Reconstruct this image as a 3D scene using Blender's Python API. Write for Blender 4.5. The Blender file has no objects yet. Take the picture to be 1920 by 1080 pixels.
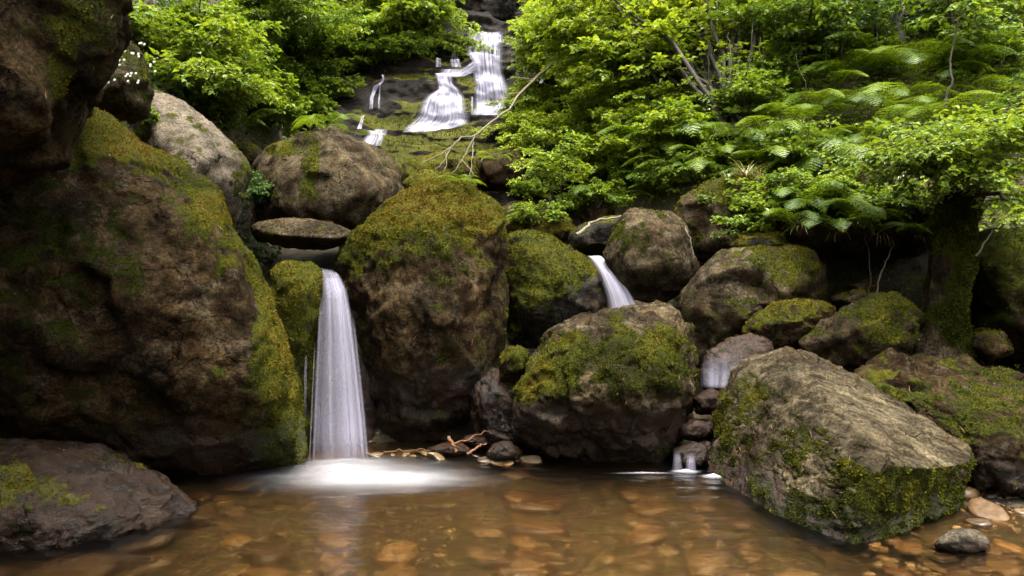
import bpy, bmesh, math, random
import numpy as np
from mathutils import Vector, Matrix
from mathutils.bvhtree import BVHTree

# ------------------------------------------------------------------ camera, light, exposure
sc = bpy.context.scene
COL = sc.collection
CAM_H, F = 1.2, 1280.0                      # eye height (m), focal length in photo pixels (1920 wide)
cam_d = bpy.data.cameras.new('camera'); cam = bpy.data.objects.new('camera', cam_d)
COL.objects.link(cam); cam.location = (0, 0, CAM_H); cam.rotation_euler = (math.radians(90), 0, 0)
cam_d.sensor_width = 36; cam_d.lens = 36 * F / 1920; cam_d.clip_start = 0.05; cam_d.clip_end = 500
sc.camera = cam

SUN_EL, SUN_AZ = math.radians(77), math.radians(160)      # azimuth from +Y towards +X
w = bpy.data.worlds.new('World'); sc.world = w; w.use_nodes = True
nt = w.node_tree; bg = nt.nodes['Background']
sky = nt.nodes.new('ShaderNodeTexSky'); sky.sky_type = 'NISHITA'; sky.sun_disc = False
sky.sun_elevation = SUN_EL; sky.sun_rotation = SUN_AZ; sky.dust_density = 4.0; sky.air_density = 1.0; sky.ozone_density = 1.0
hsv = nt.nodes.new('ShaderNodeHueSaturation'); hsv.inputs['Saturation'].default_value = 0.12
nt.links.new(sky.outputs[0], hsv.inputs['Color']); nt.links.new(hsv.outputs[0], bg.inputs[0])
bg.inputs[1].default_value = 0.145
sl = bpy.data.lights.new('sun', 'SUN'); so = bpy.data.objects.new('sun', sl); COL.objects.link(so)
sl.energy = 1.5; sl.angle = math.radians(24); sl.color = (1.0, 0.94, 0.82)
sd = Vector((math.sin(SUN_AZ) * math.cos(SUN_EL), math.cos(SUN_AZ) * math.cos(SUN_EL), math.sin(SUN_EL)))
so.rotation_euler = sd.to_track_quat('Z', 'Y').to_euler(); so.location = (0, 0, 30)
sc.view_settings.view_transform = 'Standard'; sc.view_settings.look = 'None'
sc.view_settings.exposure = 2.65; sc.view_settings.gamma = 1.0; sc.view_settings.use_curve_mapping = False
sc.render.engine = 'CYCLES'
cy = sc.cycles
cy.use_denoising = True
try: cy.denoiser = 'OPENIMAGEDENOISE'
except Exception: pass
cy.max_bounces = 6; cy.diffuse_bounces = 3; cy.glossy_bounces = 3; cy.transmission_bounces = 4
cy.transparent_max_bounces = 14; cy.caustics_reflective = False; cy.blur_glossy = 1.0
cy.use_adaptive_sampling = True; cy.adaptive_threshold = 0.02

# ------------------------------------------------------------------ numpy helpers
rng = np.random.default_rng(7)
_perm = rng.permutation(256); _perm = np.concatenate([_perm, _perm, _perm])
_g = rng.normal(size=(256, 3)); _g /= np.linalg.norm(_g, axis=1)[:, None]

def pnoise(p):
    p = np.asarray(p, float); pi = np.floor(p).astype(int); f = p - pi; pi &= 255
    u = f * f * f * (f * (f * 6 - 15) + 10); out = 0
    for dx in (0, 1):
        for dy in (0, 1):
            for dz in (0, 1):
                h = _perm[_perm[_perm[pi[:, 0] + dx] + pi[:, 1] + dy] + pi[:, 2] + dz]
                g = _g[h]; d = f - np.array([dx, dy, dz])
                wx = u[:, 0] if dx else 1 - u[:, 0]; wy = u[:, 1] if dy else 1 - u[:, 1]; wz = u[:, 2] if dz else 1 - u[:, 2]
                out = out + wx * wy * wz * (g * d).sum(1)
    return out * 1.5

def fbm(p, o=4, g=0.5):
    a, s, t = 1.0, 0, 0; p = np.asarray(p, float)
    for i in range(o):
        s = s + a * pnoise(p + 17.3 * i); t += a; p = p * 2.03; a *= g
    return s / t

def ridged(p, o=4):
    a, s, t = 1.0, 0, 0
    for i in range(o):
        s = s + a * (1 - 2 * np.abs(pnoise(p + 9.1 * i))); t += a; p = p * 2.1; a *= 0.5
    return s / t

def sstep(a, b, x):
    t = np.clip((x - a) / (b - a), 0, 1); return t * t * (3 - 2 * t)

def nrm(v):
    return v / np.maximum(np.linalg.norm(v, axis=-1, keepdims=True), 1e-9)

def P(px, py, Y):
    return np.array([(px - 960) / F * Y, Y, CAM_H - (py - 540) / F * Y])

def to_px(v):
    return np.stack([v[:, 0] / np.maximum(v[:, 1], .1) * F + 960, 540 - (v[:, 2] - CAM_H) / np.maximum(v[:, 1], .1) * F], 1)

def mesh_np(name, V, faces, attrs=None, smooth=True, uv=None):
    """faces: list of int arrays (n,k), each k fixed."""
    me = bpy.data.meshes.new(name); V = np.asarray(V, np.float32)
    if not isinstance(faces, list): faces = [faces]
    faces = [np.asarray(f, np.int32) for f in faces if len(f)]
    me.vertices.add(len(V)); me.vertices.foreach_set('co', V.ravel())
    loops = np.concatenate([f.ravel() for f in faces]); tot = np.concatenate([np.full(len(f), f.shape[1], np.int32) for f in faces])
    me.loops.add(len(loops)); me.loops.foreach_set('vertex_index', loops)
    st = np.concatenate([[0], np.cumsum(tot)[:-1]]).astype(np.int32)
    me.polygons.add(len(tot)); me.polygons.foreach_set('loop_start', st); me.polygons.foreach_set('loop_total', tot)
    me.polygons.foreach_set('use_smooth', np.full(len(tot), smooth))
    if attrs:
        for k, a in attrs.items():
            at = me.attributes.new(k, 'FLOAT', 'POINT'); at.data.foreach_set('value', np.asarray(a, np.float32))
    if uv is not None:
        ul = me.uv_layers.new(name='UVMap'); ul.data.foreach_set('uv', np.asarray(uv, np.float32)[loops].ravel())
    me.update(calc_edges=True); me.validate()
    return me

def link(name, me, mat=None, parent=None, loc=None):
    o = bpy.data.objects.new(name, me); COL.objects.link(o)
    if mat is not None and me is not None and not me.materials: me.materials.append(mat)
    if parent is not None: o.parent = parent
    if loc is not None: o.location = loc
    return o

def tag(o, label=None, cat=None, group=None, kind=None):
    if label: o['label'] = label
    if cat: o['category'] = cat
    if group: o['group'] = group
    if kind: o['kind'] = kind
    return o

def empty(name, loc):
    o = bpy.data.objects.new(name, None); COL.objects.link(o); o.location = loc; o.empty_display_size = .1
    return o

def vnormals(V, T):
    n = np.cross(V[T[:, 1]] - V[T[:, 0]], V[T[:, 2]] - V[T[:, 0]]); N = np.zeros_like(V)
    for k in range(3): np.add.at(N, T[:, k], n)
    return nrm(N)

_ico = {}
def ico(l):
    if l not in _ico:
        bm = bmesh.new(); bmesh.ops.create_icosphere(bm, subdivisions=l, radius=1)
        V = np.array([v.co[:] for v in bm.verts]); T = np.array([[v.index for v in f.verts] for f in bm.faces]); bm.free()
        _ico[l] = (nrm(V), T)
    return _ico[l]

def tube(pts, rad, sides=6):
    pts = np.asarray(pts, float); n = len(pts); rad = np.broadcast_to(rad, (n,)).astype(float)
    tg = nrm(np.gradient(pts, axis=0)); a = np.array([0.31, .2, .93]); 
    if abs(np.dot(tg[0], a)) > .9: a = np.array([1., 0, 0])
    u = nrm(np.cross(tg, a)); v = np.cross(tg, u); th = np.linspace(0, 2 * np.pi, sides, endpoint=False)
    V = pts[:, None] + rad[:, None, None] * (np.cos(th)[None, :, None] * u[:, None] + np.sin(th)[None, :, None] * v[:, None])
    V = V.reshape(-1, 3); i = np.arange(n - 1)[:, None] * sides; k = np.arange(sides)[None]; k2 = (k + 1) % sides
    Q = np.stack([i + k, i + k2, i + sides + k2, i + sides + k], -1).reshape(-1, 4)
    return V, Q

class Acc:
    def __init__(s): s.V = []; s.Fs = {}; s.n = 0; s.A = []
    def add(s, V, Fc, a=0.0):
        Fc = np.asarray(Fc); s.V.append(V); s.Fs.setdefault(Fc.shape[1], []).append(Fc + s.n); s.n += len(V)
        s.A.append(np.broadcast_to(np.asarray(a, float), (len(V),)))
    def mesh(s, name, smooth=True):
        return mesh_np(name, np.concatenate(s.V), [np.concatenate(f) for f in s.Fs.values()], {'tint': np.concatenate(s.A)}, smooth)

def bez(a, b, c, n):
    t = np.linspace(0, 1, n)[:, None]; return (1 - t) ** 2 * a + 2 * t * (1 - t) * b + t * t * c

# ------------------------------------------------------------------ materials
class NT:
    def __init__(s, name):
        s.m = bpy.data.materials.new(name); s.m.use_nodes = True; s.t = s.m.node_tree; s.t.nodes.clear()
        s.out = s.t.nodes.new('ShaderNodeOutputMaterial')
    def n(s, typ, ins=None, **kw):
        nd = s.t.nodes.new('ShaderNode' + typ)
        for k, v in kw.items(): setattr(nd, k, v)
        for k, v in (ins or {}).items(): s.set(nd.inputs[k], v)
        return nd
    def set(s, sock, v):
        if isinstance(v, bpy.types.NodeSocket): s.t.links.new(v, sock)
        else: sock.default_value = (*v, 1.0) if (isinstance(v, tuple) and len(v) == 3 and sock.type == 'RGBA') else v
    def math(s, op, a, b=0.0, c=0.0, clamp=False):
        nd = s.t.nodes.new('ShaderNodeMath'); nd.operation = op; nd.use_clamp = clamp
        for i, v in enumerate((a, b, c)): s.set(nd.inputs[i], v)
        return nd.outputs[0]
    def mix(s, f, a, b, mode='MIX'):
        nd = s.t.nodes.new('ShaderNodeMix'); nd.data_type = 'RGBA'; nd.blend_type = mode
        s.set(nd.inputs[0], f); s.set(nd.inputs[6], a); s.set(nd.inputs[7], b); return nd.outputs[2]
    def ramp(s, f, stops, interp='LINEAR'):
        nd = s.t.nodes.new('ShaderNodeValToRGB'); cr = nd.color_ramp; cr.interpolation = interp
        while len(cr.elements) < len(stops): cr.elements.new(0.5)
        for e, (p, c) in zip(cr.elements, stops):
            e.position = p; e.color = (*c, 1) if isinstance(c, tuple) else (c, c, c, 1)
        s.set(nd.inputs[0], f); return nd.outputs[0]
    def noise(s, vec, scale, detail=4, rough=.55, dist=0.0):
        return s.n('TexNoise', {'Vector': vec, 'Scale': scale, 'Detail': detail, 'Roughness': rough, 'Distortion': dist}).outputs[0]
    def attr(s, name): return s.n('Attribute', attribute_name=name).outputs['Fac']
    def pos(s): return s.n('NewGeometry').outputs['Position']
    def mapping(s, vec, scale=(1, 1, 1), rot=(0, 0, 0), vt='POINT'):
        return s.n('Mapping', {'Vector': vec, 'Scale': scale, 'Rotation': rot}, vector_type=vt).outputs[0]
    def bump(s, h, strength, dist, nrmal=None):
        ins = {'Height': h, 'Strength': strength, 'Distance': dist}
        if nrmal is not None: ins['Normal'] = nrmal
        return s.n('Bump', ins).outputs[0]
    def surf(s, sh): s.t.links.new(sh, s.out.inputs[0]); return s.m

MOSS_STOPS = [(0.0, (.009, .0065, .003)), (.22, (.017, .0155, .004)), (.45, (.031, .036, .005)), (.66, (.070, .072, .008)), (.84, (.114, .096, .010)), (1.0, (.118, .078, .014))]

def rock_mat(name, c1, c2, c3, lichen=.25, strata=(1, 1, 1), srot=(0, 0, 0), gloss=.75, scale=1.0, tex='POINT'):
    c1, c2, c3 = [tuple(v * f_ for v in c) for c, f_ in ((c1, .62), (c2, .78), (c3, 1.0))]
    m = NT(name); p = m.pos()
    sp = m.mapping(p, strata, srot, tex)
    n1 = m.noise(p, 2.2 * scale, 5, .6, .4); n2 = m.noise(sp, 9 * scale, 8, .68, .3); n3 = m.noise(p, 60 * scale, 6, .7)
    base = m.ramp(m.math('ADD', m.math('MULTIPLY', n1, .45), m.math('MULTIPLY', n2, .55)), [(.30, c1), (.47, c2), (.66, c3)])
    grain = m.ramp(n3, [(.32, .28), (.5, .95), (.68, 1.75)])
    base = m.mix(1.0, base, grain, 'MULTIPLY')
    vor = m.n('TexVoronoi', {'Vector': p, 'Scale': 22.0 * scale}).outputs['Distance']
    ln = m.math('MULTIPLY', m.ramp(m.noise(p, 5.5, 5, .7), [(.52, 0.), (.60, 1.)]), m.ramp(m.noise(p, 38, 4, .7), [(.46, 0.), (.54, 1.)]))
    base = m.mix(m.math('MULTIPLY', ln, lichen), base, (.15, .128, .088))
    rust = m.ramp(m.noise(p, 3.7, 6, .65), [(.55, 0.), (.72, 1.)])
    base = m.mix(m.math('MULTIPLY', rust, .35), base, (.065, .029, .010))
    wp = m.n('VectorMath', {0: p, 1: m.n('VectorMath', {0: m.n('TexNoise', {'Vector': p, 'Scale': 3.0, 'Detail': 5.0}).outputs['Color'], 3: .55}, operation='SCALE').outputs[0]}, operation='ADD').outputs[0]
    ck = m.n('TexVoronoi', {'Vector': wp, 'Scale': 2.3 * scale}, feature='DISTANCE_TO_EDGE').outputs['Distance']
    ckm = m.math('MULTIPLY', m.ramp(ck, [(.0, 1.), (.022, 0.)]), m.ramp(m.noise(p, 2.1, 3, .5), [(.46, 0.), (.6, 1.)]))
    base = m.mix(ckm, base, m.mix(1.0, base, (.35, .32, .3), 'MULTIPLY'))
    stain = m.ramp(m.noise(m.mapping(p, (1, 1, .6)), 2.9 * scale, 7, .72, .6), [(.38, .38), (.52, .9), (.7, 1.25)])
    base = m.mix(1.0, base, stain, 'MULTIPLY')
    wet = m.attr('wet')
    wetn = m.math('MULTIPLY', wet, m.ramp(m.noise(p, 7, 4, .6), [(.3, .7), (.6, 1.)]))
    base = m.mix(wetn, base, m.mix(1.0, base, (.30, .27, .25), 'MULTIPLY'))
    base = m.mix(m.math('MULTIPLY', wetn, m.ramp(m.noise(p, 4.3, 5, .6), [(.36, 0.), (.56, .85)])), base, (.030, .0125, .0045))
    mo = m.attr('moss')
    mn = m.math('ADD', m.noise(p, 34, 5, .7), m.math('MULTIPLY', m.noise(p, 9, 4, .6), .5))
    mf = m.ramp(m.math('ADD', m.math('MULTIPLY', mo, 1.5), m.math('SUBTRACT', mn, 1.15)), [(.18, 0.), (.55, 1.)])
    tone = m.attr('tone')
    mc = m.ramp(m.math('ADD', m.math('MULTIPLY', tone, .8), m.math('MULTIPLY', m.math('SUBTRACT', m.noise(p, 70, 4, .75), .4), .9)), MOSS_STOPS)
    col = m.mix(mf, base, mc)
    rough = m.math('SUBTRACT', m.math('ADD', gloss, m.math('MULTIPLY', n3, .15)), m.math('MULTIPLY', m.math('MULTIPLY', wetn, m.math('SUBTRACT', 1.0, mf)), .62), clamp=True)
    b1 = m.bump(n2, .8, .04, m.bump(m.math('SUBTRACT', 1.0, ckm), .9, .02)); b2 = m.bump(n3, .9, .014, b1)
    b3 = m.bump(m.math('MULTIPLY', m.noise(p, 120, 3, .7), mf), .9, .012, b2)
    bs = m.n('BsdfPrincipled', {'Base Color': col, 'Roughness': rough, 'Normal': b3, 'Specular IOR Level': m.math('ADD', .05, m.math('MULTIPLY', wetn, .34))})
    return m.surf(bs.outputs[0])

M = {}
M['brown'] = rock_mat('rock_brown', (.006, .0034, .0015), (.029, .0172, .0072), (.100, .066, .029), .3)
M['grey'] = rock_mat('rock_grey', (.008, .0054, .0026), (.039, .0275, .0138), (.130, .097, .052), .4)
M['pale'] = rock_mat('rock_pale', (.07, .055, .038), (.13, .106, .075), (.20, .168, .122), .25)
M['slab'] = rock_mat('rock_banded', (.011, .0075, .004), (.050, .038, .021), (.165, .132, .077), .35, (3.5, .55, .55), (0, .46, -.15), tex='TEXTURE')
M['dark'] = rock_mat('rock_dark_wet', (.007, .006, .005), (.022, .018, .015), (.06, .050, .041), .2, (.5, .5, 2.0), (0, .25, 0), .5)
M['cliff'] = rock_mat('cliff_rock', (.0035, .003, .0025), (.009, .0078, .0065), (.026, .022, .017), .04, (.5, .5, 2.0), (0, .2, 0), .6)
M['rust'] = rock_mat('rock_rusty', (.022, .010, .006), (.062, .029, .015), (.12, .075, .05), .2)

def moss_mat():
    m = NT('moss_fronds'); t = m.attr('tint')
    c = m.ramp(t, MOSS_STOPS)
    d = m.n('BsdfDiffuse', {'Color': c}); tr = m.n('BsdfTranslucent', {'Color': c})
    return m.surf(m.n('MixShader', {0: .25, 1: d.outputs[0], 2: tr.outputs[0]}).outputs[0])
M['moss'] = moss_mat()

def leaf_mat(name, stops, trans=.45, gloss=.10, orand=0.):
    m = NT(name); t = m.math('ADD', m.attr('tint'), m.math('MULTIPLY', m.math('SUBTRACT', m.n('ObjectInfo').outputs['Random'], .5), orand)); c = m.ramp(t, stops)
    d = m.n('BsdfDiffuse', {'Color': c}); c2 = m.mix(1.0, c, (1.25, 1.15, .55), 'MULTIPLY'); tr = m.n('BsdfTranslucent', {'Color': c2})
    g = m.n('BsdfGlossy', {'Color': (.7, .75, .7), 'Roughness': .42})
    a = m.n('MixShader', {0: trans, 1: d.outputs[0], 2: tr.outputs[0]})
    fr = m.n('LayerWeight', {'Blend': .25}).outputs['Fresnel']
    return m.surf(m.n('MixShader', {0: m.math('MULTIPLY', fr, gloss * 4), 1: a.outputs[0], 2: g.outputs[0]}).outputs[0])
M['leaf_lime'] = leaf_mat('leaf_lime', [(0, (.075, .130, .008)), (.5, (.17, .26, .014)), (1, (.30, .36, .03))], .5)
M['leaf_green'] = leaf_mat('leaf_green', [(0, (.036, .075, .006)), (.5, (.105, .175, .011)), (1, (.205, .275, .018))], .5)
M['leaf_deep'] = leaf_mat('leaf_deep', [(0, (.014, .038, .006)), (.5, (.042, .095, .012)), (1, (.09, .165, .022))], .35, .16)
M['fern'] = leaf_mat('leaf_fern', gloss=.012, trans=.5, orand=.7, stops= [(0, (.045, .085, .007)), (.5, (.115, .185, .012)), (1, (.20, .275, .018))])
M['grass'] = leaf_mat('grass_blade', [(0, (.05, .075, .015)), (.5, (.10, .15, .03)), (1, (.28, .23, .11))], .4)
M['litter'] = leaf_mat('leaf_litter', [(0, (.03, .014, .006)), (.5, (.085, .04, .014)), (1, (.15, .10, .045))], .2, .01)
M['petal'] = leaf_mat('petal_white', [(0, (.7, .7, .66)), (1, (.85, .85, .82))], .3)

def bark_mat(name, c1, c2, green=.4):
    m = NT(name); p = m.pos(); q = m.mapping(p, (1, 1, .25))
    n = m.noise(q, 45, 6, .7); c = m.ramp(n, [(.3, c1), (.65, c2)])
    g = m.ramp(m.noise(p, 7, 5, .6), [(.5, 0.), (.62, 1.)])
    c = m.mix(m.math('MULTIPLY', g, green), c, (.075, .08, .015))
    return m.surf(m.n('BsdfPrincipled', {'Base Color': c, 'Roughness': .85, 'Normal': m.bump(n, .8, .01)}).outputs[0])
M['bark'] = bark_mat('bark', (.010, .0075, .005), (.036, .029, .019))
M['bark_pale'] = bark_mat('bark_pale', (.06, .045, .03), (.19, .15, .10), .1)
M['stick'] = bark_mat('driftwood', (.05, .02, .008), (.17, .07, .022), 0)

def soil_mat():
    m = NT('woodland_soil'); p = m.pos()
    n = m.noise(p, 6, 8, .7); n2 = m.noise(p, 45, 5, .7)
    c = m.ramp(n2, [(.3, (.012, .008, .005)), (.5, (.04, .026, .014)), (.72, (.10, .06, .03))])
    c = m.mix(m.ramp(n, [(.45, 0.), (.62, .8)]), c, (.05, .058, .012))
    return m.surf(m.n('BsdfPrincipled', {'Base Color': c, 'Roughness': .95, 'Normal': m.bump(n2, 1, .03)}).outputs[0])
M['soil'] = soil_mat()

def bed_mat():
    m = NT('stone'); p = m.pos(); t = m.attr('tint'); oi = m.n('ObjectInfo').outputs['Random']
    v = m.math('FRACT', m.math('ADD', t, oi))
    c = m.ramp(v, [(0, (.018, .011, .006)), (.18, (.075, .040, .015)), (.34, (.12, .080, .040)), (.5, (.024, .016, .009)), (.64, (.17, .105, .043)), (.76, (.04, .026, .015)), (.88, (.25, .185, .10)), (1, (.065, .040, .019))])
    n = m.noise(p, 28, 6, .7)
    c = m.mix(1.0, c, m.ramp(n, [(.25, .5), (.7, 1.4)]), 'MULTIPLY')
    return m.surf(m.n('BsdfPrincipled', {'Base Color': c, 'Roughness': m.math('ADD', .2, m.math('MULTIPLY', n, .4)), 'Normal': m.bump(n, .4, .01)}).outputs[0])
M['stone'] = bed_mat()

def pool_mat():
    m = NT('pool_water'); p = m.pos()
    q = m.mapping(p, (1.2, 3.2, 1)); n = m.noise(q, 1.6, 3, .5)
    bn = m.bump(n, .35, .06)
    tr = m.n('BsdfTransparent', {'Color': (.85, .71, .50)})
    rf = m.n('BsdfRefraction', {'Color': (.87, .74, .53), 'Roughness': .31, 'IOR': 1.25, 'Normal': bn})
    body = m.n('MixShader', {0: .62, 1: tr.outputs[0], 2: rf.outputs[0]})
    gl = m.n('BsdfGlossy', {'Color': (1, 1, 1), 'Roughness': .17, 'Normal': bn})
    fr = m.n('Fresnel', {'IOR': 1.33, 'Normal': bn}).outputs[0]
    return m.surf(m.n('MixShader', {0: fr, 1: body.outputs[0], 2: gl.outputs[0]}).outputs[0])
M['pool'] = pool_mat()

def fall_mat(name, su, sv, lo, hi, col=(.70, .67, .83)):
    m = NT(name); uv = m.n('TexCoord').outputs['UV']; d = m.attr('dens')
    q = m.mapping(uv, (su, sv, 1)); n = m.noise(q, 1.0, 4, .6, .15); n2 = m.noise(m.mapping(uv, (su * 3.1, sv * 1.3, 1)), 1.0, 3, .6)
    s = m.math('ADD', m.math('MULTIPLY', n, .82), m.math('MULTIPLY', n2, .18))
    a = m.math('MULTIPLY', d, m.ramp(s, [(.34, lo), (.64, hi)]), clamp=True)
    df = m.n('BsdfDiffuse', {'Color': col}); tl = m.n('BsdfTranslucent', {'Color': col})
    b = m.n('MixShader', {0: .5, 1: df.outputs[0], 2: tl.outputs[0]}); tp = m.n('BsdfTransparent')
    return m.surf(m.n('MixShader', {0: a, 1: tp.outputs[0], 2: b.outputs[0]}).outputs[0])
M['fall'] = fall_mat('falling_water', 8, .18, .42, 1.0)
M['cascade'] = fall_mat('cascade_water', 16, .8, .22, 1.1)
M['foam'] = fall_mat('pool_foam', 5, 1.2, .55, 1.0, (.86, .86, .92))

# ------------------------------------------------------------------ the ground
def poly_dist(x, y, poly):
    poly = np.array(poly, float); d = np.full(x.shape, 1e9); ins = np.zeros(x.shape, bool)
    for a, b in zip(poly, np.roll(poly, -1, 0)):
        ab = b - a; t = np.clip(((x - a[0]) * ab[0] + (y - a[1]) * ab[1]) / (ab @ ab), 0, 1)
        d = np.minimum(d, np.hypot(x - a[0] - t * ab[0], y - a[1] - t * ab[1]))
        c = ((a[1] > y) != (b[1] > y)); ins ^= c & (x < (b[0] - a[0]) * (y - a[1]) / np.where(b[1] == a[1], 1e-9, b[1] - a[1]) + a[0])
    return np.where(ins, d, -d)
RB = [(90, -90), (7, -90), (5.2, 0), (4.75, 4.4), (4.1, 5.75), (2.6, 6.35), (1.75, 7.0), (1.15, 8.6), (.95, 11), (1.5, 14), (1.6, 17.5), (.4, 19), (.2, 90), (90, 90)]
LB = [(-90, -90), (-6, -90), (-4.6, 0), (-4.0, 4), (-3.0, 6.2), (-3.0, 8.0), (-3.1, 10), (-4.1, 12.6), (-3.6, 15.6), (-1.6, 17), (-1.2, 90), (-90, 90)]
def ground_z(x, y):
    base = np.interp(y, [-90, 2, 4.9, 5.5, 6.3, 9, 12, 15.5, 18, 32, 90], [-1.2, -.30, -.24, .1, .75, 1.85, 3.25, 6.1, 8.6, 16.0, 30])
    base = np.where((y < 5.5), base + .24 * sstep(.9, 2.5, x) * sstep(1.5, 3, y) + .1 * sstep(-1.5, -2.6, x), base)
    r = poly_dist(x, y, RB); l = poly_dist(x, y, LB)
    p = np.stack([x, y, np.zeros_like(x)], -1).reshape(-1, 3)
    n1 = fbm(p * .5, 4).reshape(x.shape); n2 = fbm(p * 2.2 + 5, 4).reshape(x.shape)
    st = 0.35 * n1 + .15 * n2
    rz = sstep(0, .35, r + st * .6) * .95 + .62 * np.clip(r, 0, 40) ** .97
    lz = sstep(0, .5, l + st * .6) * 1.1 + 1.05 * np.clip(l, 0, 40) ** .93
    bank = np.maximum(np.maximum(rz, lz), 0)
    amp = np.where(bank > .05, .45, np.where(y < 5.2, .05, .25))
    return base + bank + amp * n1 + amp * .35 * n2
def grid_axis(segs):
    return np.unique(np.concatenate([np.arange(a, b, s) for a, b, s in segs]))
gx = grid_axis([(-60, -10, 2.5), (-10, -5.5, .2), (-5.5, 7, .055), (7, 11, .2), (11, 61, 2.5)])
gy = grid_axis([(-60, -2, 3), (-2, 2.4, .25), (2.4, 6.9, .05), (6.9, 18, .075), (18, 26, .3), (26, 71, 3)])
GX, GY = np.meshgrid(gx, gy); GZ = ground_z(GX, GY)
gV = np.stack([GX, GY, GZ], -1).reshape(-1, 3); nx = len(gx)
ii, jj = np.meshgrid(np.arange(nx - 1), np.arange(len(gy) - 1)); b0 = (jj * nx + ii).ravel()
gQ = np.stack([b0, b0 + 1, b0 + nx + 1, b0 + nx], -1)
ground = link('ground', mesh_np('ground', gV, gQ), M['soil']); tag(ground, 'dark woodland soil of the gorge and stream bed', 'ground', kind='structure')

# ------------------------------------------------------------------ rocks
BV = []           # (V, T) of everything the plants and water lie on
def moss_on(parent, V, T, mask, tone, n, size, seed, spread=.9, gold=.0, origin=None):
    n = int(n * 1.45); size = size * .72
    r = np.random.default_rng(seed)
    a = np.linalg.norm(np.cross(V[T[:, 1]] - V[T[:, 0]], V[T[:, 2]] - V[T[:, 0]]), axis=1) / 2
    cen = V[T].mean(1); fn = nrm(np.cross(V[T[:, 1]] - V[T[:, 0]], V[T[:, 2]] - V[T[:, 0]]))
    face = (fn * (np.array([0, 0, CAM_H]) - cen)).sum(1)
    wgt = a * np.clip(mask[T].mean(1) - .05, 0, 1) ** 1.15 * np.where(face > -.25 * np.linalg.norm(cen, axis=1), 1, .12)
    if wgt.sum() <= 0: return
    f = r.choice(len(T), n, p=wgt / wgt.sum()); bc = r.dirichlet((1, 1, 1), n)
    pos = (V[T[f]] * bc[..., None]).sum(1); N = fn[f]
    t1 = nrm(np.cross(N, r.normal(size=(n, 3)))); ax = nrm(N + spread * t1 * r.random((n, 1)) * 1.3 + np.array([0, 0, -.25])); sd = nrm(np.cross(ax, N + .5 * r.normal(size=(n, 3))))
    s = size * (.5 + r.random((n, 1))) * (.35 + 1.15 * np.clip(mask[T[f]].mean(1), 0, 1)[:, None] ** 1.3)
    b = pos - N * s * .3
    W = np.concatenate([b - sd * s * .35, b + sd * s * .35, b + ax * s * .8 + sd * s * .25, b + ax * s * 1.3 - sd * s * .1], 1).reshape(-1, 3)
    if origin is not None: W = W - origin
    k = np.arange(n)[:, None] * 4; Tn = np.concatenate([k + [0, 1, 2], k + [0, 2, 3]])
    tn = tone[T[f]].mean(1) + .13 * r.normal(size=n) + gold
    me = mesh_np('moss', W, Tn, {'tint': np.repeat(np.clip(tn, 0, 1), 4)}, True)
    return tag(link('moss', me, M['moss'], parent), kind='stuff')

def litter_on(parent, V, T, n, seed, origin):
    r = np.random.default_rng(seed); q = np.cross(V[T[:, 1]] - V[T[:, 0]], V[T[:, 2]] - V[T[:, 0]]); a = np.linalg.norm(q, axis=1); fn = q / np.maximum(a, 1e-12)[:, None]
    wgt = a * np.clip(fn[:, 2] + .35, 0, 1) * (fn[:, 1] < .5); f = r.choice(len(T), n, p=wgt / wgt.sum()); pos = V[T[f]].mean(1); N = fn[f]
    ax = nrm(np.cross(N, r.normal(size=(n, 3))) + np.array([0, 0, -.5])); sd = np.cross(N, ax); straw = (r.random(n) < .45)[:, None]
    l = np.where(straw, .02 + .05 * r.random((n, 1)), .006 + .012 * r.random((n, 1))); wd = np.where(straw, .0011, .35 * l)
    b = pos + N * .006
    W = np.stack([b - ax * l * .5, b + sd * wd + N * .004, b + ax * l * .5 + N * l * .25 * r.random((n, 1)), b - sd * wd], 1).reshape(-1, 3) - origin
    k = np.arange(n)[:, None] * 4; me = mesh_np('leaf_litter', W, k + [0, 1, 2, 3], {'tint': np.repeat(np.where(straw[:, 0], .75, .2) + .3 * r.random(n), 4)}, False)
    tag(link('leaf_litter', me, M['litter'], parent), kind='stuff')

def hull_planes(pts):
    bm = bmesh.new(); [bm.verts.new(p) for p in pts]; r = bmesh.ops.convex_hull(bm, input=bm.verts)
    bm.normal_update(); pl = []
    for f in bm.faces:
        n = np.array(f.normal); d = n @ np.array(f.verts[0].co)
        if f.calc_area() < 1e-7: continue
        for q in pl:
            if q[0] @ n > .995: q[1] = max(q[1], d); break
        else: pl.append([n, d])
    bm.free(); return np.array([q[0] for q in pl]), np.array([q[1] for q in pl])

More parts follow.
